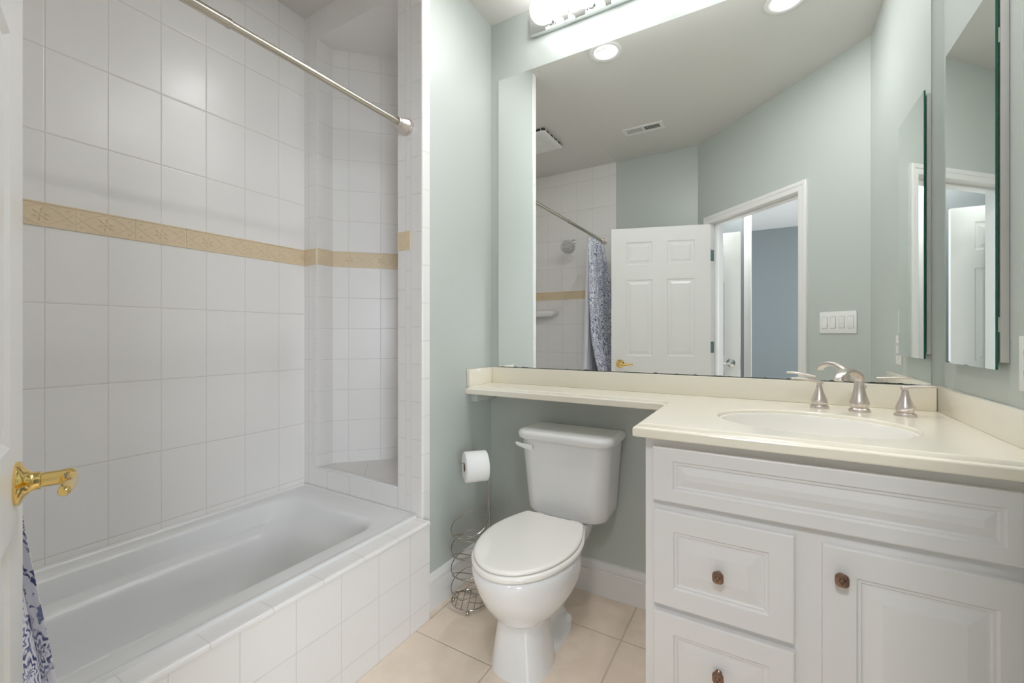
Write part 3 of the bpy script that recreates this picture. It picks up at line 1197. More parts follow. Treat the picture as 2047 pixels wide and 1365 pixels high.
def knob(parent, x, z, s=1.0):
    yk = VY - 0.0195
    g = G()
    g.lathe([(0.0085, 0), (0.0085, 0.002), (0.0055, 0.005), (0.005, 0.012), (0.009, 0.016)], (x, yk, z), (0, -1, 0), 16)
    rings = []
    for y_, sc_ in ((0.0135, 0.55), (0.0155, 0.86), (0.0185, 0.98), (0.022, 1.0), (0.0255, 0.88), (0.0272, 0.60), (0.0275, 0.2)):
        r = []
        for k in range(24):
            a = 2 * PI * k / 24
            ca, sa = math.cos(a), math.sin(a)
            q = (abs(ca) ** 3.2 + abs(sa) ** 3.2) ** (-1 / 3.2)
            r.append((x + 0.0135 * sc_ * q * ca, yk - y_, z + 0.0150 * sc_ * q * sa))
        rings.append(r)
    g.loft(rings)
    kb = part('knob', g, M['bronze'], parent, label='square antique bronze knob')
    g = G()
    for (xa, za, xb, zb) in ((-.012, .008, .006, -.014), (-.005, .014, .012, -.006), (.010, .011, -.006, -.014), (.003, .014, -.012, -.005), (.0125, .002, .002, -.014)):
        pth = []
        for k in range(9):
            t_ = k / 8
            px_, pz_ = xa + (xb - xa) * t_, za + (zb - za) * t_
            rr = max(abs(px_) / 0.0135, abs(pz_) / 0.0150)
            dy = 0.0272 - 0.0030 * max(0, rr - 0.45) / 0.55 * 1.5
            pth.append((x + px_, yk - dy, z + pz_))
        g.tube(pth, 0.00065, 5)
    part('engraving', g, M['bronzeline'], kb)


front('false_front', -0.265, 0.466, 0.711, 0.8585, 0.052, 0.034, [(0.004, 0.0045), (0.009, 0.0045), (0.012, 0.0075), (0.014, 0.0075), (0.032, 0.002)])
dr = front('drawer_front', -0.263, 0.064, 0.427, 0.686, 0.052)
knob(dr, -0.100, 0.551)
dr = front('drawer_front', -0.263, 0.064, 0.150, 0.408, 0.052)
knob(dr, -0.100, 0.297)
dr = front('cabinet_door', 0.117, 0.466, 0.135, 0.682, 0.062)
knob(dr, 0.151, 0.617)

# countertop with ogee edge -------------------------------------------
ct = empty('countertop', (-0.3, 1.65, 0.885), 'cream solid-surface countertop with narrow shelf over the toilet', 'countertop')
FX, FYS, FYC = -0.313, 1.652, 1.193
fr = 0.030
path = [(XS + 0.001, FYS), (FX - fr, FYS)]
for k in range(1, 9):
    a = PI / 2 * k / 8
    path.append((FX - fr + fr * math.sin(a), FYS - fr + fr * math.cos(a)))
path += [(FX, FYC), (XR - 0.001, FYC)]


def offset(path, d):
    out = []
    n = len(path)
    for i, p in enumerate(path):
        p = Vector(p)
        ns = []
        if i > 0:
            t_ = (p - Vector(path[i - 1])).normalized()
            ns.append(Vector((-t_.y, t_.x)))
        if i < n - 1:
            t_ = (Vector(path[i + 1]) - p).normalized()
            ns.append(Vector((-t_.y, t_.x)))
        if len(ns) == 1:
            q = ns[0]
        else:
            q = (ns[0] + ns[1])
            q = q / max(0.2, q.length_squared) * 2
        out.append(tuple(p + q * d))
    return out


prof = [(0.004, 0.885), (0.0010, 0.8865), (0.0, 0.889), (0.0, 0.9075), (0.0012, 0.9100), (0.0035, 0.9112), (0.0065, 0.9116), (0.0088, 0.9128), (0.0102, 0.9152), (0.0118, 0.9182), (0.0145, 0.9210), (0.0185, ZK)]
g = G()
rings = [[(p[0], p[1], z) for p in offset(path, d_)] for d_, z in prof]
g.loft(rings, False, False, closed=False)
SC = (0.1105, 1.463)
SA, SB = 0.230, 0.1825


def ell(a, b, n=56):
    return [(SC[0] + a * math.cos(2 * PI * k / n), SC[1] + b * math.sin(2 * PI * k / n)) for k in range(n)]


back = [(XR - 0.001, D - 0.001), (XS + 0.001, D - 0.001)]
flat_with_holes(g, offset(path, prof[-1][0]) + back, [ell(SA + 0.006, SB + 0.006)], ZK)
flat_with_holes(g, offset(path, prof[0][0]) + back, [ell(SA + 0.001, SB + 0.001)], 0.885)
g.loft([[(x, y, z) for x, y in ell(SA + q, SB + q)] for q, z in ((0.006, ZK), (0.003, ZK - 0.0008), (0.001, ZK - 0.003), (0.0, ZK - 0.008), (0.0, 0.905), (0.001, 0.885))], False, False)
part('slab', g, M['stone'], ct, sharp=20)
g = G()
g.box(XS + 0.020, XR - 0.021, D - 0.020, D - 0.001, ZK, 1.0015, 0.002)
part('backsplash', g, M['stone'], ct)
g = G()
g.box(XS + 0.001, XS + 0.019, 1.657, D - 0.001, ZK, 1.0015, 0.002)
part('side_splash', g, M['stone'], ct)
g = G()
g.box(XR - 0.020, XR - 0.001, FYC + 0.02, D - 0.001, ZK, 1.0015, 0.002)
part('side_splash', g, M['stone'], ct)
g = G()
g.box(XS + 0.001, XS + 0.040, 1.690, D - 0.002, 0.846, 0.8848, 0.002)
part('support_cleat', g, M['sage'], ct, label='sage painted support cleat')

sk = empty('sink', (SC[0], SC[1], 0.76), 'white oval undermount sink in the cream countertop', 'sink')
g = G()
rs = []
for q, z in ((0.998, 0.886), (0.998, 0.904), (0.994, 0.9065), (0.984, 0.9060), (0.972, 0.895), (0.955, 0.865), (0.90, 0.815), (0.78, 0.785), (0.60, 0.767), (0.35, 0.758), (0.12, 0.755)):
    rs.append([(SC[0] + SA * q * math.cos(2 * PI * k / 56), SC[1] + SB * q * math.sin(2 * PI * k / 56), z) for k in range(56)])
g.loft(rs, False, True)
bs = part('basin', g, M['sink'], sk, sharp=60)
md = bs.modifiers.new('thickness', 'SOLIDIFY')
md.thickness = 0.006
md.offset = 1
g = G()
g.lathe([(0.024, 0), (0.024, 0.0025), (0.019, 0.003), (0.012, 0.001), (0.0, 0.0015)], (SC[0], SC[1], 0.7555), n=24)
part('drain', g, M['nickel'], sk)

# faucet ------------------------------------------------------------------
FC = Vector((0.262, 1.735, ZK))
fa = empty('faucet', tuple(FC), 'brushed nickel widespread faucet with two lever handles', 'faucet')
sdir = Vector((-0.506, -0.862, 0)).normalized()
g = G()
g.lathe([(0.0, 0), (0.0285, 0.0), (0.0290, 0.003), (0.0275, 0.008), (0.0225, 0.0125), (0.0225, 0.014)], FC, n=36)
g.lathe([(0.0215, 0.0135), (0.0240, 0.018), (0.0262, 0.024), (0.0262, 0.028), (0.0240, 0.036), (0.0195, 0.050), (0.0160, 0.064), (0.0135, 0.080), (0.0126, 0.090)], FC, n=36)
sp = part('spout_body', g, M['nickel'], fa, sharp=30)
g = G()
side = sdir.cross(Vector((0, 0, 1)))
rings = []
#  (distance, height of centre, half width, half thickness, pitch)
for L_, zc_, hw, ht, pt_ in ((0.0, 0.086, 0.0126, 0.0126, 90), (-0.0005, 0.098, 0.0128, 0.0124, 84), (0.0015, 0.1075, 0.0131, 0.0125, 56), (0.009, 0.1140, 0.0134, 0.0112, 32), (0.022, 0.1205, 0.0135, 0.0100, 22), (0.048, 0.1290, 0.0135, 0.0090, 11),
                            (0.074, 0.1315, 0.0138, 0.0085, 0), (0.098, 0.1285, 0.0140, 0.0085, -14), (0.118, 0.1215, 0.0140, 0.0090, -32), (0.130, 0.1125, 0.0135, 0.0090, -55), (0.134, 0.1045, 0.0128, 0.0085, -68)):
    c_ = FC + sdir * L_ + Vector((0, 0, zc_))
    tdir = sdir * math.cos(math.radians(pt_)) + Vector((0, 0, math.sin(math.radians(pt_))))
    nd = tdir.cross(side).normalized()
    r = []
    for k in range(20):
        a = 2 * PI * k / 20
        ca, sa = math.cos(a), math.sin(a)
        q = (abs(ca) ** 2.8 + abs(sa) ** 2.8) ** (-1 / 2.8)
        r.append(c_ + side * hw * q * ca + nd * ht * q * sa)
    rings.append(r)
g.loft(rings)
part('spout', g, M['nickel'], fa, sharp=40)
g = G()
lr = FC - sdir * 0.021 + Vector((0.006, 0, 0))
g.lathe([(0.0022, 0.04), (0.0022, 0.070), (0.004, 0.072), (0.0045, 0.078), (0.003, 0.082), (0, 0.083)], lr, n=12)
part('lift_rod', g, M['nickel'], fa)


def fhandle(c, ldir, rise, L_):
    c = Vector((c[0], c[1], ZK))
    g = G()
    g.lathe([(0.0, 0), (0.0265, 0.0), (0.0270, 0.003), (0.0255, 0.008), (0.0205, 0.0115), (0.0205, 0.013)], c, n=32)
    g.lathe([(0.0200, 0.0125), (0.0225, 0.017), (0.0232, 0.0225), (0.0225, 0.027), (0.0190, 0.037), (0.0140, 0.049), (0.0105, 0.060), (0.0085, 0.072), (0.0080, 0.0765)], c, n=32)
    hb = part('handle', g, M['nickel'], fa, sharp=30)
    # raised swirl line on the body
    g = G()
    g.tube([c + Vector((0.0228 * math.cos(a), 0.0228 * math.sin(a), 0.0225 + 0.006 * math.cos(a - math.atan2(ldir[1], ldir[0])))) for a in [2 * PI * k / 40 for k in range(40)]], 0.0011, 6, closed=True)
    part('swirl_rim', g, M['nickel'], hb)
    g = G()
    d_ = Vector((ldir[0], ldir[1], 0)).normalized()
    sd_ = d_.cross(Vector((0, 0, 1)))
    g.lathe([(0.0068, 0.0755), (0.0068, 0.079), (0.0078, 0.0795), (0.0078, 0.084)], c, n=20)
    rings = []
    for k in range(13):
        t_ = k / 12
        q = -0.010 + (L_ + 0.010) * t_
        zc_ = 0.0835 + rise * math.sin(t_ * 1.75)
        hw = 0.0068 + 0.0060 * math.sin(min(1, t_ * 1.05) * PI * 0.82)
        if t_ > 0.9:
            hw *= 0.82
        ht = 0.0062 - 0.0026 * t_
        r = []
        cc = c + d_ * q + Vector((0, 0, zc_))
        for m_ in range(16):
            a = 2 * PI * m_ / 16
            r.append(cc + sd_ * hw * math.cos(a) + Vector((0, 0, ht * math.sin(a) - 0.0035 * (1 - math.cos(a) ** 2) * t_)))
        rings.append(r)
    g.loft(rings)
    part('lever', g, M['nickel'], hb, sharp=50)


fhandle((0.160, 1.757), (-0.95, -0.30), 0.016, 0.085)
fhandle((0.366, 1.706), (0.985, 0.17), 0.010, 0.082)

# wall mirror -----------------------------------------------------------
g = G()
mx0, mx1, mz0, mz1 = -1.174, 0.463, 1.0035, 2.469
g.box(mx0, mx1, D - 0.0055, D - 0.0005, mz0, mz1)
g.mi[2] = 1
top('wall_mirror', g, [M['dark'], M['mirror']], 'large frameless wall mirror above the cream backsplash', 'mirror', (0, D, 1.7))

# vanity light ------------------------------------------------------------
LX0, SEG, LZ0, LZ1, NB = -0.980, 0.203, 2.616, 2.713, 7  # last globe, out of view, is added to brighten the right wall
vl = empty('vanity_light', (LX0 + SEG * NB / 2, D, (LZ0 + LZ1) / 2), 'chrome bar light with round white globe bulbs above the mirror', 'wall light')
g = G()
g.box(LX0, LX0 + SEG * NB, D - 0.028, D - 0.001, LZ0, LZ1, 0.003)
part('housing', g, M['chrome'], vl)
for k in range(NB):
    xa = LX0 + SEG * k
    g = G()
    g.box(xa + 0.001, xa + SEG - 0.001, D - 0.0305, D - 0.0275, LZ0 - 0.0015, LZ1 + 0.0015, 0.0012)
    part('mirror_plate', g, M['chrome'], vl)
    xc = xa + SEG / 2 + 0.012
    zc_ = (LZ0 + LZ1) / 2 - 0.018
    g = G()
    g.lathe([(0.030, 0), (0.030, 0.004), (0.0235, 0.006), (0.0235, 0.018), (0.0255, 0.020), (0.0255, 0.023), (0.0225, 0.025)], (xc, D - 0.0305, zc_), (0, -1, 0), 28)
    sk_ = part('socket', g, M['chrome'], vl)
    g = G()
    rr = 0.060
    pf = [(0.018, 0.0)] + [(rr * math.sin(a), 0.066 - rr * math.cos(a)) for a in [0.36 + (PI - 0.36) * q / 18 for q in range(19)]]
    g.lathe(pf, (xc, D - 0.050, zc_), (0, -1, 0), 36)
    part('globe_bulb', g, M['globe'], vl, label='lit white globe bulb')

# medicine cabinet ---------------------------------------------------------
mc = empty('medicine_cabinet', (XR, 1.6, 1.09), 'mirrored medicine cabinet on the right wall above the sink', 'medicine cabinet')
g = G()
g.box(0.478, XR - 0.0005, 1.447, 1.762, 1.1005, 1.985, 0.001)
part('cabinet_box', g, M['boxgrey'], mc)
g = G()
g.box(0.4695, 0.4745, 1.4455, 1.764, 1.0835, 1.997)
g.mi[0] = 1
part('mirror_door', g, [M['glassedge'], M['mirror2']], mc)
for z_ in (1.19, 1.87):
    g = G()
    g.box(0.4745, 0.4782, 1.4475, 1.462, z_ - 0.018, z_ + 0.018, 0.0006)
    part('hinge', g, M['nickel'], mc)

# ================================================================== TOILET
tx = -0.733
to = empty('toilet', (tx, 1.45, 0), 'white two-piece toilet under the cream shelf, lid closed', 'toilet')


def egg(w_, yf, yb, yc, z, n=48, pw=2.0, pb=2.0, cx=tx):
    r = []
    for k in range(n):
        a = 2 * PI * k / n
        sx_, cy_ = math.sin(a), -math.cos(a)
        p_ = pw if cy_ < 0 else pb
        q = (abs(sx_) ** p_ + abs(cy_) ** p_) ** (-1 / p_)
        x = cx + w_ * q * sx_
        y = yc + (yc - yf) * q * cy_ if cy_ < 0 else yc + (yb - yc) * q * cy_
        r.append((x, y, z))
    return r


zs_ = [0.0, 0.012, 0.05, 0.10, 0.150, 0.166, 0.180, 0.215, 0.26, 0.30, 0.335, 0.362, 0.380, 0.392, 0.3945]
w_s = [0.103, 0.102, 0.096, 0.089, 0.084, 0.085, 0.098, 0.126, 0.153, 0.169, 0.1765, 0.180, 0.180, 0.176, 0.168]
yfs = [1.238, 1.240, 1.246, 1.256, 1.266, 1.266, 1.246, 1.210, 1.172, 1.147, 1.131, 1.121, 1.118, 1.122, 1.130]
ybs = [1.500, 1.500, 1.500, 1.500, 1.520, 1.540, 1.600, 1.620, 1.620, 1.610, 1.600, 1.590, 1.585, 1.582, 1.580]
ycs = [1.350, 1.350, 1.350, 1.355, 1.360, 1.365, 1.37, 1.375, 1.38, 1.385, 1.385, 1.385, 1.385, 1.385, 1.385]
cxs = [-0.743, -0.744, -0.746, -0.749, -0.751, -0.751, -0.747, -0.740, -0.734, -0.733, -0.733, -0.733, -0.733, -0.733, -0.733]
pws = [2.7, 2.7, 2.6, 2.5, 2.4, 2.35, 2.25, 2.1, 2.0, 2.0, 2.0, 2.0, 2.0, 2.0, 2.0]
g = G()
rings = []
zz = []
for a, b in zip(zs_, zs_[1:]):
    zz += [a, (a + b) / 2]
zz.append(zs_[-1])
for z in zz:
    rings.append(egg(catmull(zs_, w_s, z), catmull(zs_, yfs, z), catmull(zs_, ybs, z), catmull(zs_, ycs, z), z, pw=catmull(zs_, pws, z), cx=catmull(zs_, cxs, z)))
g.loft(rings)
# rear foot with the bolt ledge
fz = [0.0, 0.014, 0.022, 0.034, 0.050, 0.068, 0.11, 0.17, 0.25, 0.34]
fw = [0.090, 0.0895, 0.086, 0.077, 0.062, 0.052, 0.050, 0.056, 0.075, 0.095]
ff = [1.33, 1.33, 1.34, 1.36, 1.39, 1.42, 1.44, 1.44, 1.45, 1.46]
fb_ = [1.662, 1.661, 1.657, 1.650, 1.648, 1.655, 1.690, 1.730, 1.775, 1.800]
fc = [-0.742, -0.742, -0.742, -0.742, -0.742, -0.742, -0.740, -0.738, -0.735, -0.733]
g.loft([egg(a, b, c, 1.53, z, pw=2.4, pb=2.5, cx=q) for z, a, b, c, q in zip(fz, fw, ff, fb_, fc)])
# deck under the tank
g.loft([egg(a, 1.50, b, 1.64, z, pw=2.5, pb=5) for z, a, b in ((0.315, 0.098, 1.790), (0.345, 0.108, 1.805), (0.370, 0.112, 1.815), (0.384, 0.112, 1.815), (0.389, 0.108, 1.812))])
part('bowl', g, M['porc'], to, sharp=45)
for sx_ in (1, -1):
    g = G()
    g.lathe([(0.0165, 0.0), (0.0165, 0.006), (0.0150, 0.016), (0.0100, 0.0225), (0, 0.0245)], (-0.744 + sx_ * 0.071, 1.585, 0.034), n=24)
    part('bolt_cap', g, M['plasticw'], to)


def seat_outline(gx, z, k=0.0):
    """gx = outward offset"""
    pts = []
    w_, yc, yf, yb, hb = 0.176 + gx, 1.392, 1.124 - gx, 1.588 + gx * 0.3, 0.126 + gx * 0.6
    m_ = 40
    for i in range(m_ + 1):
        a = PI * i / m_
        pts.append((tx + w_ * math.cos(a), yc - (yc - yf) * math.sin(a), z))   # right -> front -> left
    for i in range(1, 13):
        t_ = i / 12
        hw = w_ + (hb - w_) * (t_ ** 1.75)
        pts.append((tx - hw, yc + (yb - yc) * t_, z))
    for i in range(12, 0, -1):
        t_ = i / 12
        hw = w_ + (hb - w_) * (t_ ** 1.75)
        pts.append((tx + hw, yc + (yb - yc) * t_, z))
    return pts


g = G()
g.loft([seat_outline(d_, z) for d_, z in ((-0.004, 0.3965), (0.004, 0.3985), (0.0075, 0.404), (0.0075, 0.411), (0.005, 0.4155), (0.000, 0.4175), (-0.012, 0.4180))])
part('seat', g, M['seat'], to, sharp=50)
g = G()
g.loft([seat_outline(d_, z) for d_, z in ((-0.010, 0.4198), (-0.003, 0.4205), (-0.001, 0.4225), (-0.001, 0.4270), (-0.0035, 0.4298), (-0.010, 0.4315), (-0.017, 0.4322), (-0.030, 0.4325), (-0.090, 0.4330), (-0.105, 0.4330))])
part('seat_lid', g, M['seat'], to, sharp=60)
for sx_ in (1, -1):
    g = G()
    g.box(tx + sx_ * 0.078 - 0.020, tx + sx_ * 0.078 + 0.020, 1.588, 1.622, 0.400, 0.419, 0.006, 3)
    part('seat_hinge', g, M['seat'], to)
TX = -0.728


def tankring(w_, yf, yb, z, rf=0.055, n=10):
    pts = []
    for cx_, cy_, r, a0 in ((TX + w_ - 0.018, yb - 0.018, 0.018, 0), (TX - w_ + 0.018, yb - 0.018, 0.018, 90), (TX - w_ + rf, yf + rf, rf, 180), (TX + w_ - rf, yf + rf, rf, 270)):
        for i in range(n + 1):
            a = math.radians(a0 + 90 * i / n)
            bow = 0
            pts.append((cx_ + r * math.cos(a), cy_ + r * math.sin(a), z))
    # slight bow of the front
    out = []
    for x, y, z_ in pts:
        out.append((x, y - 0.012 * max(0, 1 - ((x - TX) / w_) ** 2) * (1 if y < (yf + yb) / 2 else 0), z_))
    return out


g = G()
tz = [0.390, 0.394, 0.402, 0.420, 0.45, 0.52, 0.62, 0.70, 0.716]
tw = [0.150, 0.165, 0.174, 0.180, 0.182, 0.187, 0.194, 0.201, 0.202]
tf = [1.690, 1.672, 1.662, 1.655, 1.653, 1.649, 1.643, 1.639, 1.639]
g.loft([tankring(w_, yf, 1.845, z, 0.060) for z, w_, yf in zip(tz, tw, tf)])
part('tank', g, M['porc'], to, sharp=50)
g = G()
g.loft([tankring(w_, yf, yb, z, rf) for w_, yf, yb, z, rf in ((0.204, 1.637, 1.848, 0.7165, 0.058), (0.212, 1.628, 1.853, 0.7185, 0.060), (0.216, 1.624, 1.855, 0.724, 0.062), (0.217, 1.623, 1.856, 0.737, 0.063),
                                                          (0.215, 1.625, 1.855, 0.745, 0.062), (0.209, 1.631, 1.850, 0.7515, 0.060), (0.198, 1.642, 1.842, 0.7545, 0.055), (0.150, 1.675, 1.815, 0.7565, 0.04))])
part('tank_lid', g, M['porc'], to, sharp=60)
g = G()
g.lathe([(0.0, 0), (0.011, 0), (0.011, 0.006), (0.007, 0.009), (0.007, 0.020)], (TX - 0.135, 1.650, 0.686), (0, -1, 0), 20)
lp = [(TX - 0.124, 1.624, 0.685), (TX - 0.140, 1.622, 0.687), (TX - 0.165, 1.620, 0.690), (TX - 0.190, 1.621, 0.694), (TX - 0.203, 1.624, 0.697)]
rings = []
for i_, (x, y, z) in enumerate(lp):
    hh = (0.0120, 0.0110, 0.0085, 0.0070, 0.004)[i_]
    rings.append([(x, y - 0.004, z - hh), (x, y + 0.004, z - hh), (x, y + 0.006, z), (x, y + 0.004, z + hh), (x, y - 0.004, z + hh), (x, y - 0.006, z)])
g.loft(rings)
part('flush_lever', g, M['plasticw'], to, sharp=50)

# ================================================================== TOILET PAPER STAND
sx0, sy0 = -1.100, 1.512
st = empty('toilet_paper_stand', (sx0, sy0, 0), 'spiral chrome wire toilet paper stand beside the toilet', 'toilet paper stand')
RR = 0.076
g = G()
g.tube([(sx0 + RR * math.cos(a), sy0 + RR * math.sin(a), 0.0205) for a in [2 * PI * k / 48 for k in range(48)]], 0.0024, 8, closed=True)
va = math.radians(-62)
for k in (-2, -1, 0, 1, 2):
    off = k * 0.027
    hl = math.sqrt(RR**2 - off**2)
    cx_, cy_ = sx0 + off * math.cos(va + PI / 2), sy0 + off * math.sin(va + PI / 2)
    g.tube([(cx_ - hl * math.cos(va), cy_ - hl * math.sin(va), 0.018), (cx_ + hl * math.cos(va), cy_ + hl * math.sin(va), 0.018)], 0.0017, 6)
bs_ = part('base_grid', g, M['wire'], st)
for a in (-1.05, 2.2, 4.3 - 0.9):
    g = G()
    g.sphere((sx0 + RR * math.cos(a), sy0 + RR * math.sin(a), 0.0095), 0.0092, 16)
    part('ball_foot', g, M['wire'], st)
g = G()
pit = 0.0840
na = math.radians(285)            # where neighbouring loops touch
for n_k in range(4):
    for sg in (1, -1):
        zc_ = 0.062 + pit * n_k
        tl = 0.056 * sg
        jig = 0.0022 * sg
        pth = []
        for k in range(48):
            a = 2 * PI * k / 48
            pth.append((sx0 + (RR + jig) * math.cos(a), sy0 + (RR + jig) * math.sin(a), zc_ + tl * (1 - math.cos(a - na)) * 0.5 + 0.008 * math.sin(a - na) * sg + 0.004 * sg))
        g.tube(pth, 0.0021, 8, closed=True)
part('spiral_coil', g, M['wire'], st)
px0, py0 = -1.036, 1.567
g = G()
for ph in (0, PI):
    pth = []
    for k in range(60):
        z = 0.018 + 0.66 * k / 59 if ph == 0 else 0.018 + 0.66 * k / 59
        a = 0.9 * math.sin(z * 17.0) + ph + 0.5
        rr = 0.0042 + 0.0012 * math.sin(z * 11)
        pth.append((px0 + rr * math.cos(a), py0 + rr * math.sin(a), z))
    g.tube(pth[:54], 0.0021, 8)
part('twisted_pole', g, M['wire'], st)
ld = Vector((-0.67, -0.74, 0)).normalized()
RZ0 = 0.600
g = G()
pp = Vector((px0, py0, 0))
cpath = [pp + Vector((0, 0, 0.600)), pp + ld * 0.005 + Vector((0, 0, 0.612)), pp + ld * 0.016 + Vector((0, 0, 0.6155))]
cpath += [pp + ld * t_ + Vector((0, 0, 0.6155)) for t_ in (0.05, 0.09, 0.118)]
cpath += [pp + ld * 0.127 + Vector((0, 0, 0.618)), pp + ld * 0.133 + Vector((0, 0, 0.626)), pp + ld * 0.134 + Vector((0, 0, 0.634))]
g.tube(cpath, 0.0024, 8)
part('roll_arm', g, M['wire'], st)

rl = empty('toilet_paper_roll', tuple(pp + ld * 0.06 + Vector((0, 0, 0.598))), 'white toilet paper roll hanging on the wire stand arm', 'toilet paper')
rc = pp + ld * 0.010 + Vector((0, 0, 0.597 - 0.0))
hole = 0.0195
ro = 0.064
axc = Vector((rc.x, rc.y, 0.5975))
Lr = 0.098
g = G()
g.lathe([(hole, 0.0), (ro - 0.003, 0.0), (ro, 0.003), (ro, Lr - 0.003), (ro - 0.003, Lr), (hole, Lr), (hole, 0.0)], axc - Vector((0, 0, 0.0)), ld, 48, caps=False)
sdv = ld.cross(Vector((0, 0, 1))).normalized()
# loose sheet edge lying over the roll
idx = []
for k in range(9):
    a = math.radians(20 + 9 * k)
    r2 = ro + 0.0012
    idx.append([g.P(axc + ld * t_ + (-sdv * 0 + sdv * math.cos(a) + Vector((0, 0, 1)) * math.sin(a)) * (r2 if k else r2 + 0.002)) for t_ in (0.001, Lr - 0.001)])
part('paper', g, M['paper'], rl, sharp=50)
g = G()
g.lathe([(hole - 0.001, 0.0005), (hole, 0.0005), (hole, Lr - 0.0005), (hole - 0.001, Lr - 0.0005), (hole - 0.001, 0.0005)], axc, ld, 32, caps=False)
part('cardboard_core', g, M['card'], rl)
g = G()
rows = []
for k in range(10):
    a = math.radians(12 + 8 * k)
    rows.append([tuple(axc + ld * t_ + (sdv * math.cos(a) + Vector((0, 0, 1)) * math.sin(a)) * (ro + 0.0012 + 0.002 * max(0, 1 - k / 2))) for t_ in (0.001, Lr - 0.001)])
g.loft(rows, False, False, closed=False)
ls = part('loose_sheet', g, M['paper'], rl, sharp=60)
md = ls.modifiers.new('thickness', 'SOLIDIFY')
md.thickness = 0.0006

# ================================================================== CEILING FITTINGS
for n, c in enumerate(CANS):
    o = empty('recessed_light', (c[0], c[1], ZC), ['white recessed ceiling downlight nearer the tub, above the toilet', 'white recessed ceiling downlight above the vanity sink'][n], 'recessed light', group='recessed ceiling lights')
    g = G()
    g.lathe([(CR - 0.002, 0.0), (CR + 0.020, -0.001), (CR + 0.022, -0.004), (CR + 0.016, -0.0065), (CR - 0.004, -0.004), (CR - 0.008, 0.006), (CR - 0.012, 0.05), (CR - 0.014, 0.10)], (c[0], c[1], ZC), n=40, caps=False)
    g.lathe([(CR - 0.014, 0.10), (0.0, 0.1001)], (c[0], c[1], ZC), n=40, caps=False)
    part('trim_ring', g, M['white'], o, sharp=60)
    g = G()
    rows = []
    for q in range(13):
        a = math.radians(22 + 136 * q / 12)
        rows.append([(c[0] + 0.057 * math.cos(a), c[1] + 0.057 * math.sin(a), ZC + 0.010), (c[0] + 0.056 * math.cos(a), c[1] + 0.050 * math.sin(a), ZC - 0.006), (c[0] + 0.053 * math.cos(a), c[1] + 0.024 + 0.020 * math.sin(a), ZC - 0.016)])
    g.loft(rows, False, False, closed=False)
    sc_o = part('eyeball_scoop', g, M['white'], o, sharp=60)
    md = sc_o.modifiers.new('thickness', 'SOLIDIFY')
    md.thickness = 0.0012
    g = G()
    g.lathe([(0.015, 0.09), (0.020, 0.06), (0.030, 0.025), (0.034, 0.012), (0.032, 0.002), (0.022, -0.006), (0.0, -0.009)], (c[0], c[1] + 0.006, ZC), n=32)
    part('reflector_bulb', g, M[['canbulb', 'canbulb2'][n]], o, label='lit reflector bulb')
g = G()
rv = empty('air_vent', (-0.804, 0.339, ZC), 'white rectangular slotted ceiling air register', 'air vent')
vx0, vx1, vy0, vy1 = -0.958, -0.652, 0.278, 0.400
g.box(vx0, vx1, vy0, vy0 + 0.028, ZC - 0.006, ZC - 0.0002, 0.0015)
g.box(vx0, vx1, vy1 - 0.028, vy1, ZC - 0.006, ZC - 0.0002, 0.0015)
g.box(vx0, vx0 + 0.030, vy0 + 0.028, vy1 - 0.028, ZC - 0.006, ZC - 0.0002)
g.box(vx1 - 0.030, vx1, vy0 + 0.028, vy1 - 0.028, ZC - 0.006, ZC - 0.0002)
xm = (vx0 + vx1) / 2
g.box(xm - 0.006, xm + 0.006, vy0 + 0.028, vy1 - 0.028, ZC - 0.006, ZC - 0.0002)
part('frame', g, M['white'], rv)
g = G()
g.box(vx0 + 0.028, vx1 - 0.028, vy0 + 0.026, vy1 - 0.026, ZC - 0.0012, ZC - 0.0004)
part('dark_opening', g, M['ventgrey'], rv)
g = G()
for (a, b, tl) in ((vx0 + 0.030, xm - 0.006, -1), (xm + 0.006, vx1 - 0.030, 1)):
    nn = 11
    for k in range(nn):
        xk = a + (b - a) * (k + 0.5) / nn
        g.X = Matrix.Translation((xk, 0, ZC - 0.0035)) @ Matrix.Rotation(math.radians(38 * tl), 4, 'Y')
        g.box(-0.0036, 0.0036, vy0 + 0.027, vy1 - 0.027, -0.0004, 0.0004)
g.X = None
part('louvre_blades', g, M['white'], rv)

fn = empty('exhaust_fan', (-1.64, 0.58, ZT), 'square white bathroom exhaust fan grille on the ceiling over the tub', 'exhaust fan')
fx0, fx1, fy0, fy1 = -1.810, -1.455, 0.396, 0.755
g = G()
g.box(fx0 + 0.010, fx1 - 0.010, fy0 + 0.010, fy1 - 0.010, ZT - 0.022, ZT - 0.0002)
part('housing', g, M['ventgrey'], fn)
nn = 5
for k in range(1, nn + 1):
    t_ = (k - 0.5) / nn
    for (xa, ya) in ((fx0 + (fx1 - fx0) * t_, fy0 + 0.006), (fx0 + (fx1 - fx0) * t_, fy1 - 0.006), (fx0 + 0.006, fy0 + (fy1 - fy0) * t_), (fx1 - 0.006, fy0 + (fy1 - fy0) * t_)):
        g = G()
        g.box(xa - 0.0022, xa + 0.0022, ya - 0.0022, ya + 0.0022, ZT - 0.023, ZT - 0.0002)
        part('slot_divider', g, M['white'], fn)
g = G()
def fring(i, z, r):
    return rrect(fx0 + i, fx1 - i, fy0 + i, fy1 - i, r, z, 5)
g.loft([fring(0.004, ZT - 0.022, 0.02), fring(0.0, ZT - 0.024, 0.02), fring(0.0, ZT - 0.031, 0.02), fring(0.006, ZT - 0.036, 0.02), fring(0.03, ZT - 0.038, 0.02), fring(0.085, ZT - 0.036, 0.04), fring(0.092, ZT - 0.033, 0.04), fring(0.12, ZT - 0.036, 0.05), fring(0.16, ZT - 0.038, 0.01)])
part('cover', g, M['white'], fn, sharp=50)

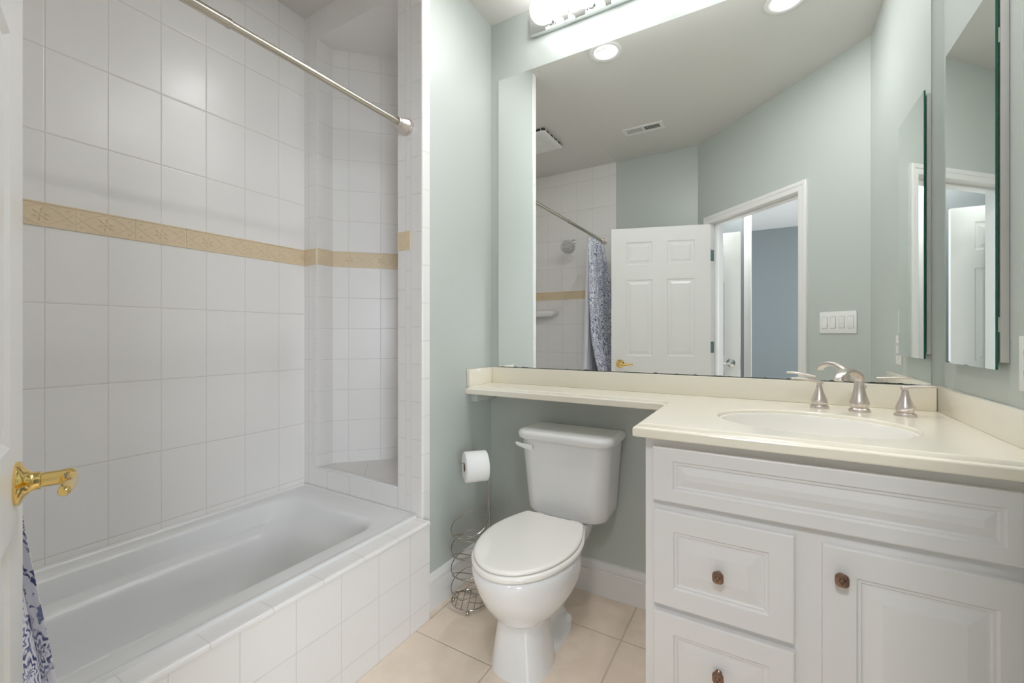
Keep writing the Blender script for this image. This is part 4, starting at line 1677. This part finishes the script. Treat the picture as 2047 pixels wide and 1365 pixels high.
# ================================================================== ELECTRICAL
# four-gang switch on the angled wall
sw_s0, sw_s1, sw_z0, sw_z1 = 0.069, 0.284, 1.175, 1.301
swo = A0 + DS * ((sw_s0 + sw_s1) / 2)
sw = empty('switch_plate', (swo.x, swo.y, 1.238), 'white four-gang light switch plate beside the door casing', 'light switch', rz=0)
g = G()
g.X = WX
g.box(sw_s0, sw_s1, -0.0065, -0.0003, sw_z0, sw_z1, 0.002)
for k in range(4):
    c_ = sw_s0 + 0.0315 + 0.0505 * k
    g.box(c_ - 0.0166, c_ + 0.0166, -0.0067, -0.0060, (sw_z0 + sw_z1) / 2 - 0.0341, (sw_z0 + sw_z1) / 2 + 0.0341, mi=1)
part('plate', g, [M['plasticw'], M['ventgrey']], sw)
for k in range(4):
    c_ = sw_s0 + 0.0315 + 0.0505 * k
    g = G()
    g.X = WX
    z_m = (sw_z0 + sw_z1) / 2
    if k in (2, 3):
        g.poly([(c_ - 0.0155, -0.0068, z_m - 0.033), (c_ + 0.0155, -0.0068, z_m - 0.033), (c_ + 0.0155, -0.0105, z_m + 0.0), (c_ - 0.0155, -0.0105, z_m + 0.0)])
        g.box(c_ - 0.0155, c_ + 0.0155, -0.0075, -0.0063, z_m - 0.033, z_m + 0.033, 0.0005)
        g.loft([[(c_ - 0.014, -0.0070, z_m + 0.031), (c_ + 0.014, -0.0070, z_m + 0.031), (c_ + 0.014, -0.0070, z_m - 0.031), (c_ - 0.014, -0.0070, z_m - 0.031)],
                [(c_ - 0.013, -0.0080, z_m + 0.030), (c_ + 0.013, -0.0080, z_m + 0.030), (c_ + 0.013, -0.0115, z_m - 0.030), (c_ - 0.013, -0.0115, z_m - 0.030)]])
    elif k == 1:
        g.box(c_ - 0.0155, c_ + 0.0155, -0.0078, -0.0063, z_m - 0.033, z_m + 0.033, 0.0005)
        for q in range(4):
            g.box(c_ - 0.0125, c_ + 0.0125, -0.0090, -0.0075, z_m - 0.030 + q * 0.0155, z_m - 0.030 + q * 0.0155 + 0.0125, 0.0006)
    else:
        g.box(c_ - 0.0155, c_ + 0.0155, -0.0080, -0.0063, z_m - 0.033, z_m + 0.033, 0.0005)
        g.box(c_ - 0.0125, c_ + 0.0125, -0.0088, -0.0075, z_m - 0.024, z_m + 0.030, 0.0006)
    part(['blank_insert', 'timer_buttons', 'rocker', 'rocker'][k], g, M['plasticw'], sw)
ol = empty('wall_outlet', (XR, 1.351, 1.10), 'white wall outlet plate beside the medicine cabinet', 'outlet')
g = G()
g.box(XR - 0.006, XR - 0.0003, 1.313, 1.391, 1.042, 1.163, 0.002)
part('plate', g, M['plasticw'], ol)
for z_ in (1.081, 1.124):
    g = G()
    g.lathe([(0.017, 0.0055), (0.017, 0.0085), (0.016, 0.009), (0, 0.009)], (XR, 1.352, z_), (-1, 0, 0), 24)
    so = part('socket_face', g, M['plasticw'], ol)
    g = G()
    for dy in (-0.006, 0.006):
        g.box(XR - 0.0095, XR - 0.0088, 1.352 + dy - 0.001, 1.352 + dy + 0.001, z_ - 0.002, z_ + 0.008)
    part('slot', g, M['dark'], so)
